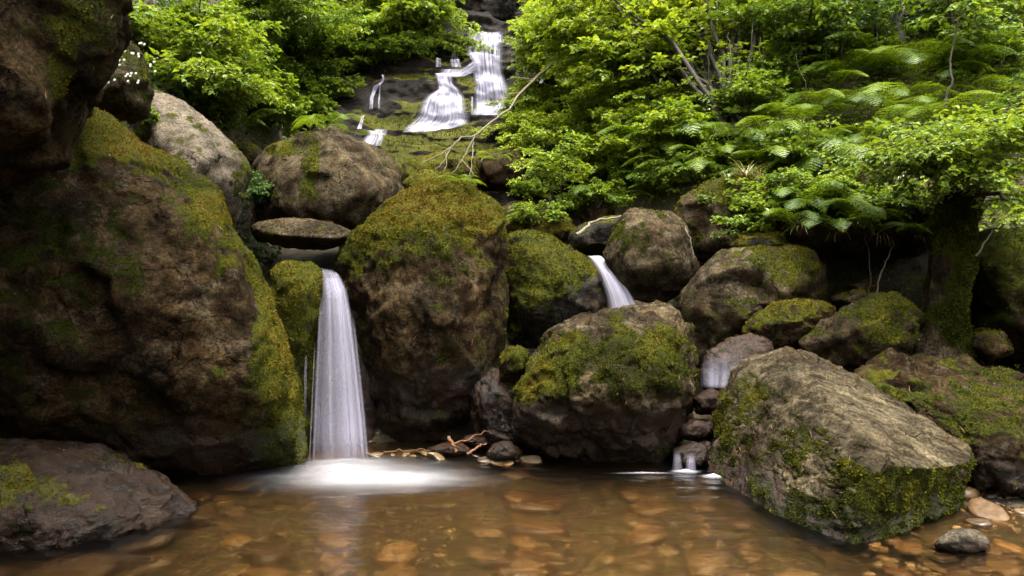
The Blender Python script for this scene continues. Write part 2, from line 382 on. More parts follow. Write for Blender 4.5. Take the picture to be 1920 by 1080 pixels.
def facets(W, ncell, r, soft, amp):
    c = W[r.integers(0, len(W), ncell)]; g = r.normal(size=(ncell, 3)) * amp
    d = np.sqrt(np.maximum((W ** 2).sum(1)[:, None] + (c ** 2).sum(1)[None] - 2 * W @ c.T, 0)); cell = np.median(d.min(1)) + 1e-6
    w = np.exp(-soft * (d - d.min(1, keepdims=True)) / cell)
    v = W @ g.T - (c * g).sum(1)[None]
    return (w * v).sum(1) / w.sum(1)
_seed = [100]
def boulder(label, outline, Y, front=(), depth=.8, lvl=6, p=16, rock='brown', disp=1.0, moss=.5, up=.6, mscale=1.6, tone=.45, gold=0., blobs=(), wetz=None, wet=0.0,
            tufts=0, tsize=.013, name='boulder', cat='boulder', back=.72, group=None, grooves=None, bare=(), backy=0.0, mtop=None):
    _seed[0] += 1; sd = _seed[0]; r = np.random.default_rng(sd)
    ol = [(q[0], q[1], q[2] if len(q) > 2 else Y) for q in outline]
    c = np.array([[q[0], q[1]] for q in ol]).mean(0)
    pts = [P(*q) for q in ol]
    for q in ol:
        pts.append(P(c[0] + (q[0] - c[0]) * back, c[1] + (q[1] - c[1]) * back + backy, q[2] + depth))
        pts.append(P(c[0] + (q[0] - c[0]) * .95, c[1] + (q[1] - c[1]) * .95, q[2] + depth * .45))
    if not front: front = [(c[0] + (q[0] - c[0]) * .55, c[1] + (q[1] - c[1]) * .55, q[2] - depth * .5) for q in ol]
    pts += [P(*q) for q in front]; pts = np.array(pts)
    lo, hi = pts.min(0), pts.max(0); C = pts.mean(0); S = (hi - lo) / 2
    n, d = hull_planes((pts - C) / S); d = np.maximum(d, .02)
    D, T = ico(lvl)
    q = np.clip(D @ n.T, 0, None) / d
    p = p * 1.5; rad = 1 / np.power(np.power(q, p).sum(1), 1 / p)
    rad *= 1.02
    V = D * rad[:, None] * S
    size = float(S.mean()); o = r.random(3) * 40
    N = vnormals(V, T)
    pw = (V + C)
    low = fbm(pw * 1.3 / size ** .5 + o, 3); mid = ridged(pw * 3.5 + o, 4); fine = fbm(pw * 14 + o, 4)
    crack = np.clip(1 - np.abs(fbm(pw * 2.0 + o + 31, 3)) * 14, 0, 1)
    dd = disp * (size * (.06 * low + .012 * mid - .022 * crack) + facets(pw, 26, r, 14, .09) + facets(pw, 160, r, 14, .13)) + .012 * fine + .007 * fbm(pw * 45 + o, 3)
    crk = np.clip(1 - np.abs(fbm(pw * 4.2 + o + 77, 4)) * 22, 0, 1) * sstep(-.1, .25, fbm(pw * 1.4 + o + 5, 2)); dd = dd - .016 * crk
    if lvl > 6: dd = dd + disp * facets(pw, 420, r, 10, .17)
    if grooves:
        gd, gf, ga = grooves; gd = nrm(np.array(gd, float)); g = pw @ gd
        g = g + .03 * fbm(pw * 3, 3)
        dd = dd + ga * (fbm(np.stack([g * gf, g * .1, g * .1], 1) + o, 3))
    V = V + N * dd[:, None]
    N = vnormals(V, T); W = V + C
    px = to_px(W)
    up_n = N[:, 2]
    mk = moss - .27 + up * (up_n - .1) + .6 * fbm(W * mscale + o, 4, .6) + .75 * fbm(W * mscale * 4.3 + o, 4, .7) + .15 * mid
    tn = tone + .35 * fbm(W * 2.3 + o + 7, 4) + .12 * up_n
    for (bx, by, rx, ry, wt, *tt) in blobs:
        e = np.exp(-(((px[:, 0] - bx) / rx) ** 2 + ((px[:, 1] - by) / ry) ** 2) * .9)
        mk = mk + wt * e
        if tt: tn = tn * (1 - e) + (tt[0] + .25 * fbm(W * 5 + o, 3)) * e
    mk = sstep(-.22, .80, mk)
    cl_ = fbm(W * 11 + o + 3, 3); mk = np.clip(mk * (.62 + .75 * sstep(-.25, .3, cl_)), 0, 1)
    tn = tn - .06 + .36 * (mk - .55) + .16 * cl_ + .20 * fbm(W * 1.1 + o + 60, 2)
    wt_ = np.full(len(W), wet)
    if wetz is not None: wt_ = np.maximum(wt_, 1 - sstep(wetz * .45, wetz, W[:, 2] + .12 * fbm(W * 3 + o, 3)))
    base = np.array([C[0], C[1], W[:, 2].min()])
    me = mesh_np(name, W - base, T, {'moss': mk, 'wet': wt_, 'tone': np.clip(tn, 0, 1)})
    ob = link(name, me, M[rock], loc=base); tag(ob, label, cat, group)
    if tufts: moss_on(ob, W, T, mk, tn, tufts, tsize, sd, gold=gold, origin=base)
    if lvl >= 6 and rock != 'dark': litter_on(ob, W, T, 700 if lvl > 6 else 160, sd + 5, base)
    BV.append((W, T)); return ob

# --- left bank
boulder('massive overhanging brown boulder with mossy lip jutting over the bigger tilted boulder',
    [(-700, -420), (-250, -520), (120, -420), (215, -160), (225, 0), (232, 60), (185, 130), (140, 190), (125, 255), (75, 320), (10, 352), (-60, 385), (-420, 420), (-700, 200)], 3.3,
    [(60, 40, 2.95), (110, 120, 2.98), (60, 230, 3.0), (-200, 200, 2.75), (-150, -150, 2.7), (100, -150, 3.0), (-120, -330, 2.6), (-350, 100, 2.4)], 1.1, 7, 18, 'brown', .9, .2, .25, 1.9, .42,  # unseen front beyond the frame brought forward to shade the left side
    blobs=[(120, 90, 50, 100, .6, .62), (195, 45, 45, 60, .6, .5), (60, 250, 90, 60, -.5)], tufts=16000, tsize=.011)
boulder('brown boulder hung with small white flowers behind the overhanging boulder',
    [(150, 170), (205, 90), (235, 72), (262, 100), (285, 175), (275, 215), (215, 225), (150, 240)], 5.3, [(220, 150, 5.0), (250, 190, 5.05), (180, 190, 5.05)], .7, 6, 16, 'grey', .8, .4, .3, 2.5, .45, tufts=2500, tsize=.014)
boulder('smooth pale bare boulder with rounded back above the tilted mossy boulder',
    [(230, 200), (280, 165), (315, 172), (365, 205), (420, 255), (465, 300), (474, 320), (440, 352), (440, 420), (260, 380)], 6.3, [(340, 270, 5.7), (420, 330, 5.85), (290, 240, 5.8), (320, 340, 5.6)], 1.0, 6, 14, 'pale', .55, .12, .2, 2.0, .5,
    blobs=[(455, 330, 30, 50, .5, .55)], tufts=600, tsize=.014)
boulder('huge tilted mossy brown boulder with a bright moss covered edge beside the tall waterfall',
    [(-260, 330, 4.1), (120, 196, 4.45), (150, 180, 4.5), (250, 254, 4.6), (332, 312, 4.65), (415, 388, 4.75), (470, 490, 4.75), (508, 590, 4.75), (548, 700, 4.7), (572, 790, 4.65), (582, 868, 4.55), (545, 892, 4.45), (480, 895, 4.4), (330, 842, 4.3), (150, 850, 4.3), (-260, 870, 4.2)], 4.5,
    [(200, 330, 4.1), (330, 400, 4.12), (430, 470, 4.25), (480, 640, 4.22), (520, 780, 4.2), (500, 850, 4.25), (150, 520, 3.8), (330, 620, 3.95), (400, 740, 4.05), (120, 700, 3.85), (-150, 520, 3.6), (-150, 740, 3.7)], 1.3, 7, 22, 'brown', .55, .38, .30, 1.5, .33,
    blobs=[(525, 640, 45, 210, .95, .82), (560, 820, 30, 70, .7, .6), (420, 390, 90, 40, .5, .92), (270, 270, 110, 45, .6, .95), (190, 215, 60, 40, .6, .95), (455, 480, 50, 90, .5, .6), (360, 560, 80, 90, -.35), (300, 420, 60, 30, -.5), (460, 560, 30, 130, -.55), (300, 650, 110, 60, -.25)], wetz=.45, tufts=52000, tsize=.0105)
boulder('wet dark streaked boulder with yellow moss on top at the pool edge',
    [(-220, 830, 3.5), (60, 838, 3.75), (120, 836, 3.8), (195, 845, 3.9), (255, 872, 3.9), (320, 905, 3.85), (375, 958, 3.7), (330, 985, 3.5), (200, 1012, 3.3), (60, 1040, 3.12), (-220, 1060, 3.05)], 3.5,
    [(40, 915, 3.2), (120, 905, 3.3), (120, 980, 3.15), (230, 905, 3.5), (-150, 950, 3.0), (260, 950, 3.4)], .5, 7, 18, 'dark', .9, .0, .1, 2.4, .7,
    blobs=[(40, 890, 60, 50, .7, .8), (130, 925, 50, 25, .45, .75), (40, 995, 60, 30, .4, .3), (230, 870, 70, 18, .35, .6), (180, 960, 60, 30, .2)], wet=.85, tufts=5000, tsize=.009, grooves=((.8, .1, .6), 9, .020))
boulder('small dark mossy hump of rock at the foot of the overhang', [(-60, 830), (-10, 808), (25, 822), (42, 850), (30, 880), (-60, 890)], 3.95, (), .3, 5, 14, 'brown', 1, .6, .4, 3, .6, tufts=700, tsize=.01)
boulder('small wet grey rock catching light in the dark hollow of the overhang', [(-20, 820), (15, 800), (55, 808), (70, 830), (40, 850), (-20, 850)], 4.35, (), .2, 5, 14, 'grey', 1, .0, .1, 3, .4, wet=.8)
boulder('tall unseen rock wall added to prop the overhanging boulder and block light beside the stream',
    [(-1500, -500), (-500, -300), (-110, 200), (-90, 800), (-160, 1200), (-1500, 1200)], 3.2, (), 1.2, 6, 12, 'brown', 1, .3, .3, 1.5, .4)  # off-frame wall added as support and to block light from the left
# --- upper left
boulder('twin humped brown boulder with a mossy crease behind the flat bridging rock',
    [(476, 315), (500, 285), (555, 250), (590, 244), (625, 240), (660, 256), (720, 300), (752, 330), (760, 360), (740, 420), (700, 452), (480, 450), (468, 400)], 7.4,
    [(560, 300, 6.9), (620, 290, 6.85), (690, 350, 6.8), (640, 410, 6.75), (520, 380, 6.85)], 1.2, 6, 16, 'grey', .9, .02, .2, 1.8, .5,
    blobs=[(585, 310, 16, 70, .8, .7), (530, 275, 45, 18, .5, .75), (530, 350, 50, 50, .3, .4)], tufts=3500, tsize=.016)
boulder('rounded bare grey rock leaning on the twin humped boulder',
    [(665, 262), (690, 268), (725, 285), (748, 312), (755, 345), (735, 350), (690, 310)], 7.7, [(710, 300, 7.45), (735, 325, 7.45)], .5, 5, 14, 'grey', .7, .1, .2, 2, .5, tufts=200, tsize=.014)
boulder('flat slab of grey rock bridging the top of the tall waterfall',
    [(470, 425), (490, 414), (540, 409), (590, 411), (630, 418), (660, 434), (655, 452), (620, 468), (560, 468), (490, 452)], 5.45, [(520, 440, 5.2), (590, 445, 5.15), (640, 446, 5.25)], .5, 6, 14, 'grey', .5, .15, .25, 2, .45, blobs=[(490, 440, 40, 12, .5, .6), (600, 462, 70, 8, .4, .3)], tufts=900, tsize=.011)
boulder('vivid green moss covered rock pillar between the tilted boulder and the tall waterfall',
    [(512, 510), (525, 490), (550, 483), (580, 487), (600, 500), (607, 530), (598, 600), (588, 680), (580, 760), (575, 870), (520, 870), (512, 700)], 5.1, [(555, 520, 4.9), (585, 560, 4.92), (560, 640, 4.92), (560, 780, 4.95)], .5, 6, 16, 'dark', .8, .85, .3, 3, .55,
    blobs=[(560, 530, 60, 60, .6, .62)], tufts=8000, tsize=.012)
boulder('dark wet rock behind the tall waterfall', [(560, 505), (640, 500), (720, 540), (720, 880), (560, 890)], 5.5, [(600, 540, 5.3), (680, 560, 5.3), (600, 850, 5.25), (690, 850, 5.25)], .6, 6, 14, 'dark', .8, .2, .2, 2, .3, wet=.9)
# --- centre
boulder('great upright egg shaped brown boulder capped with golden moss',
    [(622, 505), (640, 470), (680, 425), (735, 375), (775, 350), (815, 342), (870, 348), (915, 365), (938, 395), (952, 450), (957, 540), (955, 620), (935, 700), (905, 775), (860, 825), (790, 842), (715, 838), (690, 780), (672, 680), (650, 590)], 5.35,
    [(760, 430, 4.95), (850, 420, 4.95), (700, 520, 4.95), (800, 560, 4.75), (900, 540, 4.95), (740, 660, 4.82), (850, 680, 4.85), (780, 780, 4.98)], 1.3, 7, 14, 'brown', .65, .38, .45, 1.7, .40,
    blobs=[(790, 385, 120, 55, .5, .98), (720, 455, 60, 50, .35, .6), (905, 430, 40, 60, .2, .95), (760, 590, 60, 80, -.35), (880, 540, 50, 60, -.3), (790, 670, 90, 25, .35, .35), (700, 560, 40, 90, -.1)], wetz=.75, tufts=36000, tsize=.0115)
boulder('round boulder with bright green moss behind the second waterfall',
    [(945, 440), (970, 428), (1020, 435), (1070, 462), (1110, 490), (1128, 530), (1142, 590), (1120, 640), (1020, 660), (950, 650)], 6.2, [(1000, 480, 5.9), (1060, 520, 5.85), (1090, 580, 5.9), (1000, 580, 5.85)], .9, 6, 16, 'dark', .9, .55, .45, 2.2, .5,
    blobs=[(1010, 500, 70, 70, .5, .55), (1050, 480, 50, 30, .3, .6), (1110, 570, 40, 60, -.5)], tufts=9000, tsize=.014)
boulder('small mossy rock wedged between the upright and the squat boulders', [(938, 670), (955, 650), (978, 648), (992, 665), (990, 700), (965, 720), (940, 710)], 4.95, (), .25, 5, 14, 'brown', .9, .5, .5, 3, .5, tufts=900, tsize=.01)
boulder('dark wet rock tucked in the shade under the upright boulder', [(880, 730), (920, 690), (985, 700), (1000, 760), (1000, 850), (900, 860)], 5.1, (), .4, 6, 14, 'dark', 1, .2, .3, 3, .3, wet=.9, tufts=600, tsize=.01)
boulder('squat lichen spotted boulder with dark moss skirt standing in the pool',
    [(948, 770), (955, 720), (985, 680), (1015, 635), (1045, 606), (1110, 586), (1160, 580), (1215, 572), (1275, 582), (1300, 612), (1312, 680), (1306, 755), (1280, 820), (1235, 872), (1170, 890), (1080, 878), (1000, 850), (955, 810)], 4.85,
    [(1050, 655, 4.55), (1150, 640, 4.42), (1255, 640, 4.5), (1090, 720, 4.28), (1200, 720, 4.22), (1280, 720, 4.45), (1040, 790, 4.4), (1150, 810, 4.32), (1230, 800, 4.4), (985, 760, 4.6)], 1.0, 7, 18, 'grey', .95, .28, .1, 2.2, .38,
    blobs=[(1180, 690, 130, 55, .65, .34), (1010, 720, 60, 50, .55, .85), (1160, 610, 20, 30, .6, .66), (1075, 640, 22, 28, .55, .65), (1230, 640, 40, 30, .4, .66), (1100, 600, 60, 22, -.4), (1200, 595, 60, 20, -.3), (1150, 800, 130, 45, -.75), (1140, 850, 30, 40, .5, .35), (1250, 850, 40, 30, .6, .35)], wetz=.55, tufts=24000, tsize=.0105)
boulder('flat dark shelf rock lying behind the second waterfall', [(1066, 440), (1085, 424), (1130, 408), (1172, 402), (1170, 470), (1110, 482), (1070, 470)], 6.9, (), .6, 5, 14, 'dark', .8, .2, .4, 2.5, .4, tufts=500, tsize=.014)
boulder('blocky grey brown boulder with angled facets beside the second waterfall',
    [(1128, 480), (1150, 425), (1180, 392), (1215, 390), (1265, 408), (1288, 425), (1285, 460), (1310, 505), (1300, 545), (1240, 572), (1170, 550)], 6.1, [(1190, 430, 5.85), (1255, 440, 5.85), (1200, 500, 5.75), (1270, 500, 5.8)], .8, 6, 22, 'grey', .8, .14, .2, 2, .42, blobs=[(1160, 440, 30, 30, .4, .5), (1240, 530, 60, 30, .35, .4)], tufts=4500, tsize=.014)
boulder('mossy boulder topped with grass and herbs under the ferny bank',
    [(1262, 410), (1275, 375), (1320, 345), (1380, 330), (1430, 345), (1452, 390), (1450, 450), (1400, 490), (1310, 490), (1280, 460)], 6.7, [(1330, 390, 6.4), (1400, 400, 6.4), (1350, 450, 6.35)], .9, 6, 14, 'grey', .9, .5, .35, 2, .55, blobs=[(1400, 370, 50, 40, .5, .7), (1310, 385, 30, 25, -.5)], tufts=7000, tsize=.015)
boulder('broad sloping grey rock with moss on its shoulder behind the wedge rock',
    [(1265, 570), (1300, 515), (1345, 475), (1400, 465), (1470, 462), (1530, 470), (1550, 505), (1545, 550), (1480, 620), (1400, 665), (1310, 670)], 5.7, [(1350, 540, 5.4), (1420, 510, 5.4), (1500, 520, 5.4), (1400, 600, 5.25)], .8, 6, 18, 'grey', .9, .3, .25, 2.2, .45, blobs=[(1490, 500, 60, 35, .45, .55), (1330, 520, 50, 50, -.4), (1420, 560, 40, 30, .3, .5)], tufts=6500, tsize=.013, wetz=.45)
boulder('small dark mossy rock perched above the broad sloping rock', [(1366, 462), (1385, 442), (1425, 430), (1465, 438), (1488, 462), (1440, 475), (1390, 474)], 5.9, (), .3, 5, 14, 'dark', .9, .6, .4, 3, .55, tufts=1500, tsize=.012)
boulder('rounded brown rock with a mossy crown in front of the broad sloping rock',
    [(1396, 612), (1420, 585), (1465, 568), (1530, 560), (1565, 575), (1560, 610), (1510, 650), (1440, 675), (1400, 650)], 5.15, [(1440, 610, 4.95), (1510, 600, 4.98)], .5, 6, 16, 'brown', .9, .35, .45, 2.5, .55, tufts=3000, tsize=.012)
boulder('smooth wet reddish rock washed by a thin veil of water',
    [(1313, 690), (1330, 655), (1370, 632), (1415, 626), (1450, 640), (1452, 690), (1420, 730), (1320, 732)], 4.95, [(1360, 680, 4.78), (1410, 680, 4.78)], .4, 6, 14, 'rust', .6, .1, .1, 2.5, .4, wet=.7, tufts=300, tsize=.011)
boulder('long mossy slab of rock tilted against the bank near the mossy trunk',
    [(1494, 640), (1540, 605), (1600, 570), (1655, 550), (1700, 556), (1725, 590), (1722, 640), (1660, 690), (1590, 712), (1510, 690)], 5.0, [(1570, 630, 4.8), (1640, 600, 4.8), (1670, 650, 4.75)], .7, 6, 20, 'grey', .9, .4, .35, 2.2, .48, blobs=[(1680, 600, 40, 50, .5, .5), (1560, 610, 40, 20, -.3)], tufts=7000, tsize=.012, grooves=((.3, .3, .9), 8, .02))
boulder('low reddish brown rock with moss patches behind the wedge rock',
    [(1600, 695, 4.6), (1640, 675, 4.7), (1730, 672, 4.7), (1830, 690, 4.6), (1920, 715, 4.5), (2150, 760, 4.4), (2200, 960, 3.75), (1915, 945, 3.82), (1830, 920, 3.95), (1780, 860, 4.1), (1640, 780, 4.4)], 4.3,
    [(1700, 720, 4.35), (1800, 760, 4.1), (1850, 790, 3.95), (1880, 870, 3.75), (1960, 800, 3.9), (1840, 880, 3.85), (2050, 850, 3.75)], .7, 7, 18, 'brown', 1.1, .38, .2, 2.2, .42, blobs=[(1830, 800, 50, 50, .4, .42), (1700, 685, 60, 14, -.4), (1855, 870, 45, 45, -.8), (1780, 740, 60, 40, .2)], wetz=.28, tufts=11000, tsize=.0105)
boulder('sharp edged wedge of banded rock with bare sloping top and mossy sides',
    [(1478, 654, 4.45), (1505, 660, 4.5), (1650, 728, 4.45), (1797, 812, 4.3), (1815, 862, 3.78), (1788, 945, 3.72), (1700, 985, 3.42), (1602, 1022, 3.2), (1520, 990, 3.42), (1400, 930, 3.95), (1333, 885, 4.45), (1345, 790, 4.6), (1368, 696, 4.75), (1420, 672, 4.65)], 4.2,
    [(1512, 722, 4.08), (1562, 800, 3.62), (1640, 882, 3.22), (1705, 884, 3.33), (1812, 858, 3.72), (1400, 800, 4.25), (1480, 900, 3.75)], .45, 7, 150, 'slab', .40, .52, -.95, 2.4, .50,
    blobs=[(1430, 830, 110, 100, .25, .42), (1500, 950, 120, 60, .3, .36), (1720, 930, 90, 50, .55, .42), (1500, 690, 20, 40, .4, .65), (1700, 850, 60, 14, -.2), (1400, 740, 40, 40, .3, .6), (1590, 860, 30, 30, .3, .6)], wetz=.16, tufts=26000, tsize=.0095, grooves=((.15, .97, .15), 15, .022), back=.9)
boulder('pale smooth cobble rising out of the shallow water at the pool edge', [(1748, 1022), (1765, 1002), (1800, 989), (1832, 993), (1855, 1012), (1862, 1032), (1830, 1044), (1780, 1042)], 3.14, (), .14, 5, 10, 'pale', .5, -.2, 0, 3, .5, name='cobble', cat='cobble', wetz=.05)
# trickle stones
for i, (lb, ol, y, rk) in enumerate([
    ('brown wet stone at the head of the little trickle beside the wedge rock', [(1300, 745), (1330, 728), (1360, 735), (1372, 760), (1350, 778), (1305, 776)], 4.85, 'rust'),
    ('flat rusty stone in the middle of the trickle between the squat boulder and the wedge', [(1265, 800), (1300, 785), (1340, 790), (1350, 815), (1310, 828), (1270, 822)], 4.75, 'rust'),
    ('dark wet stone at the foot of the trickle where it meets the pool', [(1262, 842), (1300, 828), (1335, 832), (1340, 870), (1300, 888), (1265, 880)], 4.6, 'dark'),
    ('round dark stone among the sticks below the upright boulder', [(910, 850), (925, 832), (955, 828), (978, 845), (975, 865), (920, 866)], 4.75, 'dark'),
    ('flat rusty stone among the sticks below the upright boulder', [(800, 842), (830, 830), (870, 832), (890, 848), (860, 858), (810, 856)], 4.95, 'rust'),
    ('small brown stone behind the sticks below the upright boulder', [(860, 826), (885, 814), (920, 818), (930, 834), (890, 842)], 5.05, 'rust')]):
    boulder(lb, ol, y, (), .22, 5, 12, rk, .8, -.1, .1, 3, .4, wet=.8, name='stone', cat='stone')
# mid slope rocks
for lb, ol, y, rk, ms in [
    ('brown squarish rock face below the cascade beside the fallen branch', [(888, 300), (915, 285), (960, 280), (988, 300), (985, 350), (930, 368), (890, 350)], 9.4, 'brown', .15),
    ('dark rounded rock peeping from the shrubs below the ferns', [(1085, 395), (1100, 368), (1130, 360), (1152, 385), (1150, 425), (1095, 430)], 8.0, 'brown', .3),
    ('low mossy rock with seedlings behind the second waterfall', [(935, 420), (965, 395), (1010, 388), (1060, 405), (1085, 435), (1060, 460), (950, 450)], 7.6, 'brown', .6),
    ('grey stone on the low mossy rock', [(930, 395), (960, 378), (1000, 380), (1020, 398), (980, 412), (935, 412)], 8.0, 'grey', .1),
    ('small wet rock at the edge of the pale boulder', [(425, 290), (440, 268), (470, 268), (492, 285), (490, 315), (440, 320)], 8.3, 'dark', .4),
    ('brown rock under the leafy tree above the pale boulder', [(368, 240), (380, 200), (410, 192), (432, 225), (432, 270), (385, 275)], 8.6, 'brown', .2),
    ('mossy ledge rock at the foot of the cascade', [(740, 330), (770, 300), (830, 285), (890, 290), (900, 330), (860, 362), (770, 372)], 9.0, 'brown', .65),
    ('mossy hump between the twin humped boulder and the upright boulder', [(755, 345), (790, 318), (850, 325), (890, 345), (880, 380), (770, 380)], 8.2, 'brown', .7),
    ('flat stone lying in the dark hollow under the ferny bank', [(1560, 560), (1600, 545), (1650, 548), (1670, 562), (1630, 575), (1570, 574)], 5.7, 'grey', .2),
    ('thin stone leaning in the dark hollow under the ferny bank', [(1590, 535), (1625, 525), (1645, 535), (1640, 550), (1600, 548)], 6.0, 'grey', .1),
    ('rock slab poking from the bank behind the mossy trunk', [(1805, 650), (1840, 615), (1880, 620), (1900, 660), (1850, 680)], 5.3, 'brown', .3)]:
    boulder(lb, ol, y, (), .45, 5, 15, rk, 1.0, ms, .4, 2.2, .6, tufts=900, tsize=.018, name='rock', cat='rock')
# mossy bank masses on the right
boulder('mossy earth bank hump beside the mossy trunk', [(1800, 480), (1850, 440), (1960, 430), (2200, 460), (2200, 680), (1950, 690), (1850, 640), (1820, 560)], 5.6, (), .9, 6, 12, 'brown', 1.2, .75, .2, 2, .38, tufts=7000, tsize=.016)
boulder('shaggy mossy overhang hanging above the dark hollow', [(1450, 430), (1470, 380), (1560, 370), (1680, 400), (1770, 400), (1790, 450), (1720, 478), (1600, 470), (1480, 460)], 5.9, [(1500, 420, 5.75), (1600, 430, 5.6), (1700, 440, 5.55)], .9, 6, 12, 'brown', 1.2, .6, .2, 2, .34, tufts=7000, tsize=.018)

# ------------------------------------------------------------------ cascade cliff
u = np.linspace(-6.2, 2.6, 300); v = np.linspace(1.6, 9.6, 260); U, W_ = np.meshgrid(u, v)
pp = np.stack([U, W_, np.zeros_like(U)], -1).reshape(-1, 3)
wob = fbm(pp * .55 + 3, 4).reshape(U.shape); wob2 = fbm(pp * np.array([1.2, 2.2, 1]) + 9, 4).reshape(U.shape)
bed = W_ + .10 * U + .55 * wob + .12 * wob2
stp = bed / .52; k = np.floor(stp); fr = stp - k
hs = (np.sin(k * 12.9898) * 43758.5453) % 1
st = (k + sstep(.42 + .3 * hs, 1, fr)) * .52
st2 = bed / .17; st2 = (np.floor(st2) + sstep(.5, 1, st2 - np.floor(st2))) * .17
bed2 = .7 * st + .3 * st2 - .10 * U
ycl = np.interp(bed2, [1.2, 2.2, 4.1, 5.4, 7.2, 7.6, 10], [8.6, 9.3, 12.3, 13.4, 15.3, 16.6, 17.6])
ycl = ycl + .25 * wob - .10 * wob2 + .06 * ridged(pp * 3 + 2, 4).reshape(U.shape) + .3 * sstep(-.2, 1.5, U) - .35 * sstep(-3, -5, U)
cV = np.stack([U, ycl, W_], -1).reshape(-1, 3); nu = len(u)
ii, jj = np.meshgrid(np.arange(nu - 1), np.arange(len(v) - 1)); b0 = (jj * nu + ii).ravel()
cT = np.concatenate([np.stack([b0, b0 + 1, b0 + nu + 1], -1), np.stack([b0, b0 + nu + 1, b0 + nu], -1)])
cN = vnormals(cV, cT); cpx = to_px(cV)
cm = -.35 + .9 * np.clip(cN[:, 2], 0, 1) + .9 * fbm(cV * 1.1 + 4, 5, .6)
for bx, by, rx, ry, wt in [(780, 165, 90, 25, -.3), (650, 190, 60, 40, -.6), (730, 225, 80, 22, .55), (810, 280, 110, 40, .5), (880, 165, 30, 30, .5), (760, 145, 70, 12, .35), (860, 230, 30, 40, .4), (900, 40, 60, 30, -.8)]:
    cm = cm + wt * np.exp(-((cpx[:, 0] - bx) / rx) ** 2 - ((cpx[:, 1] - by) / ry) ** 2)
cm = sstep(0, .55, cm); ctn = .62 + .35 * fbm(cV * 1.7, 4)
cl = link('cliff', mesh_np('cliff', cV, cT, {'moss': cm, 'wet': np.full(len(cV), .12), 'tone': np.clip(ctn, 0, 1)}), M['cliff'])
tag(cl, 'dark wet ledged cliff with moss under the high cascade', 'cliff')
moss_on(cl, cV, cT, cm, ctn, 16000, .028, 5)
BV.append((cV, cT)); BV.append((gV, np.concatenate([gQ[:, [0, 1, 2]], gQ[:, [0, 2, 3]]])))
off = 0; bv, bt = [], []
for V_, T_ in BV: bv.append(V_); bt.append(T_ + off); off += len(V_)
tree_all = BVHTree.FromPolygons(np.concatenate(bv).tolist(), np.concatenate(bt).tolist())
tree_ground = BVHTree.FromPolygons(gV.tolist(), BV[-1][1].tolist())
tree_cliff = BVHTree.FromPolygons(cV.tolist(), cT.tolist())
EYE = Vector((0, 0, CAM_H))
def hit(px, py, t=None):
    d = Vector(P(px, py, 1.0)) - EYE; r_ = (t or tree_all).ray_cast(EYE, d.normalized(), 60)
    return (np.array(r_[0]), np.array(r_[1])) if r_[0] is not None else (None, None)
def drop(x, y, t=None):
    r_ = (t or tree_all).ray_cast(Vector((x, y, 40)), Vector((0, 0, -1)), 80)
    return (np.array(r_[0]), np.array(r_[1])) if r_[0] is not None else (None, None)

# ------------------------------------------------------------------ water
wx = np.linspace(-4.5, 5.2, 120); wy = np.linspace(-8, 5.9, 160); X, Yw = np.meshgrid(wx, wy)
pv = np.stack([X, Yw, np.zeros_like(X)], -1).reshape(-1, 3)
pv[:, 2] = .006 * fbm(pv * np.array([1.5, 3, 1]), 3)
ii, jj = np.meshgrid(np.arange(119), np.arange(159)); b0 = (jj * 120 + ii).ravel()
pool = link('water', mesh_np('water', pv, np.stack([b0, b0 + 1, b0 + 121, b0 + 120], -1)), M['pool']); tag(pool, 'shallow amber brown pool of clear stream water', 'water', kind='structure')

def strip(cpts, nseg, ncross, bulge, dens_fn, seed=0, surf=None, offs=.04):
    """cpts rows: (left xyz, right xyz) pairs interpolated along the fall"""
    L = np.array([c[0] for c in cpts], float); R = np.array([c[1] for c in cpts], float)
    t0 = np.linspace(0, 1, len(cpts)); t = np.linspace(0, 1, nseg)
    def sm(A):
        o = np.stack([np.interp(t, t0, A[:, k]) for k in range(3)], 1)
        kern = np.array([1, 2, 3, 2, 1]) / 9.; pad = np.pad(o, ((2, 2), (0, 0)), mode='edge'); 
        s = np.stack([np.convolve(pad[:, k], kern, 'valid') for k in range(3)], 1); s[0], s[-1] = o[0], o[-1]; return s
    L, R = sm(L), sm(R); s = np.linspace(0, 1, ncross)
    V = L[:, None] * (1 - s)[None, :, None] + R[:, None] * s[None, :, None]
    V[..., 1] -= bulge * np.sin(np.pi * s)[None]
    uu, vv = np.meshgrid(s, t); V = V.reshape(-1, 3)
    V[:, 1] += .012 * fbm(np.stack([uu.ravel() * 6 + seed, vv.ravel() * .7, uu.ravel() * 0], 1), 3)
    ii, jj = np.meshgrid(np.arange(ncross - 1), np.arange(nseg - 1)); b0 = (jj * ncross + ii).ravel()
    Q = np.stack([b0, b0 + 1, b0 + ncross + 1, b0 + ncross], -1)
    return V, Q, dens_fn(uu.ravel(), vv.ravel()), np.stack([uu.ravel() + seed * 3.7, vv.ravel()], 1)

def fall_part(name, rows, parent, mat, nseg=40, ncross=24, bulge=.05, dens=None, seed=0):
    dens = dens or (lambda a, b: sstep(0, .12, a) * sstep(0, .12, 1 - a))
    V, Q, d, uv = strip([(P(*a), P(*b)) for a, b in rows], nseg, ncross, bulge, dens, seed)
    o = np.array(parent.location) if parent else 0
    return link(name, mesh_np(name, V - o, Q, {'dens': d}, True, uv), mat, parent)

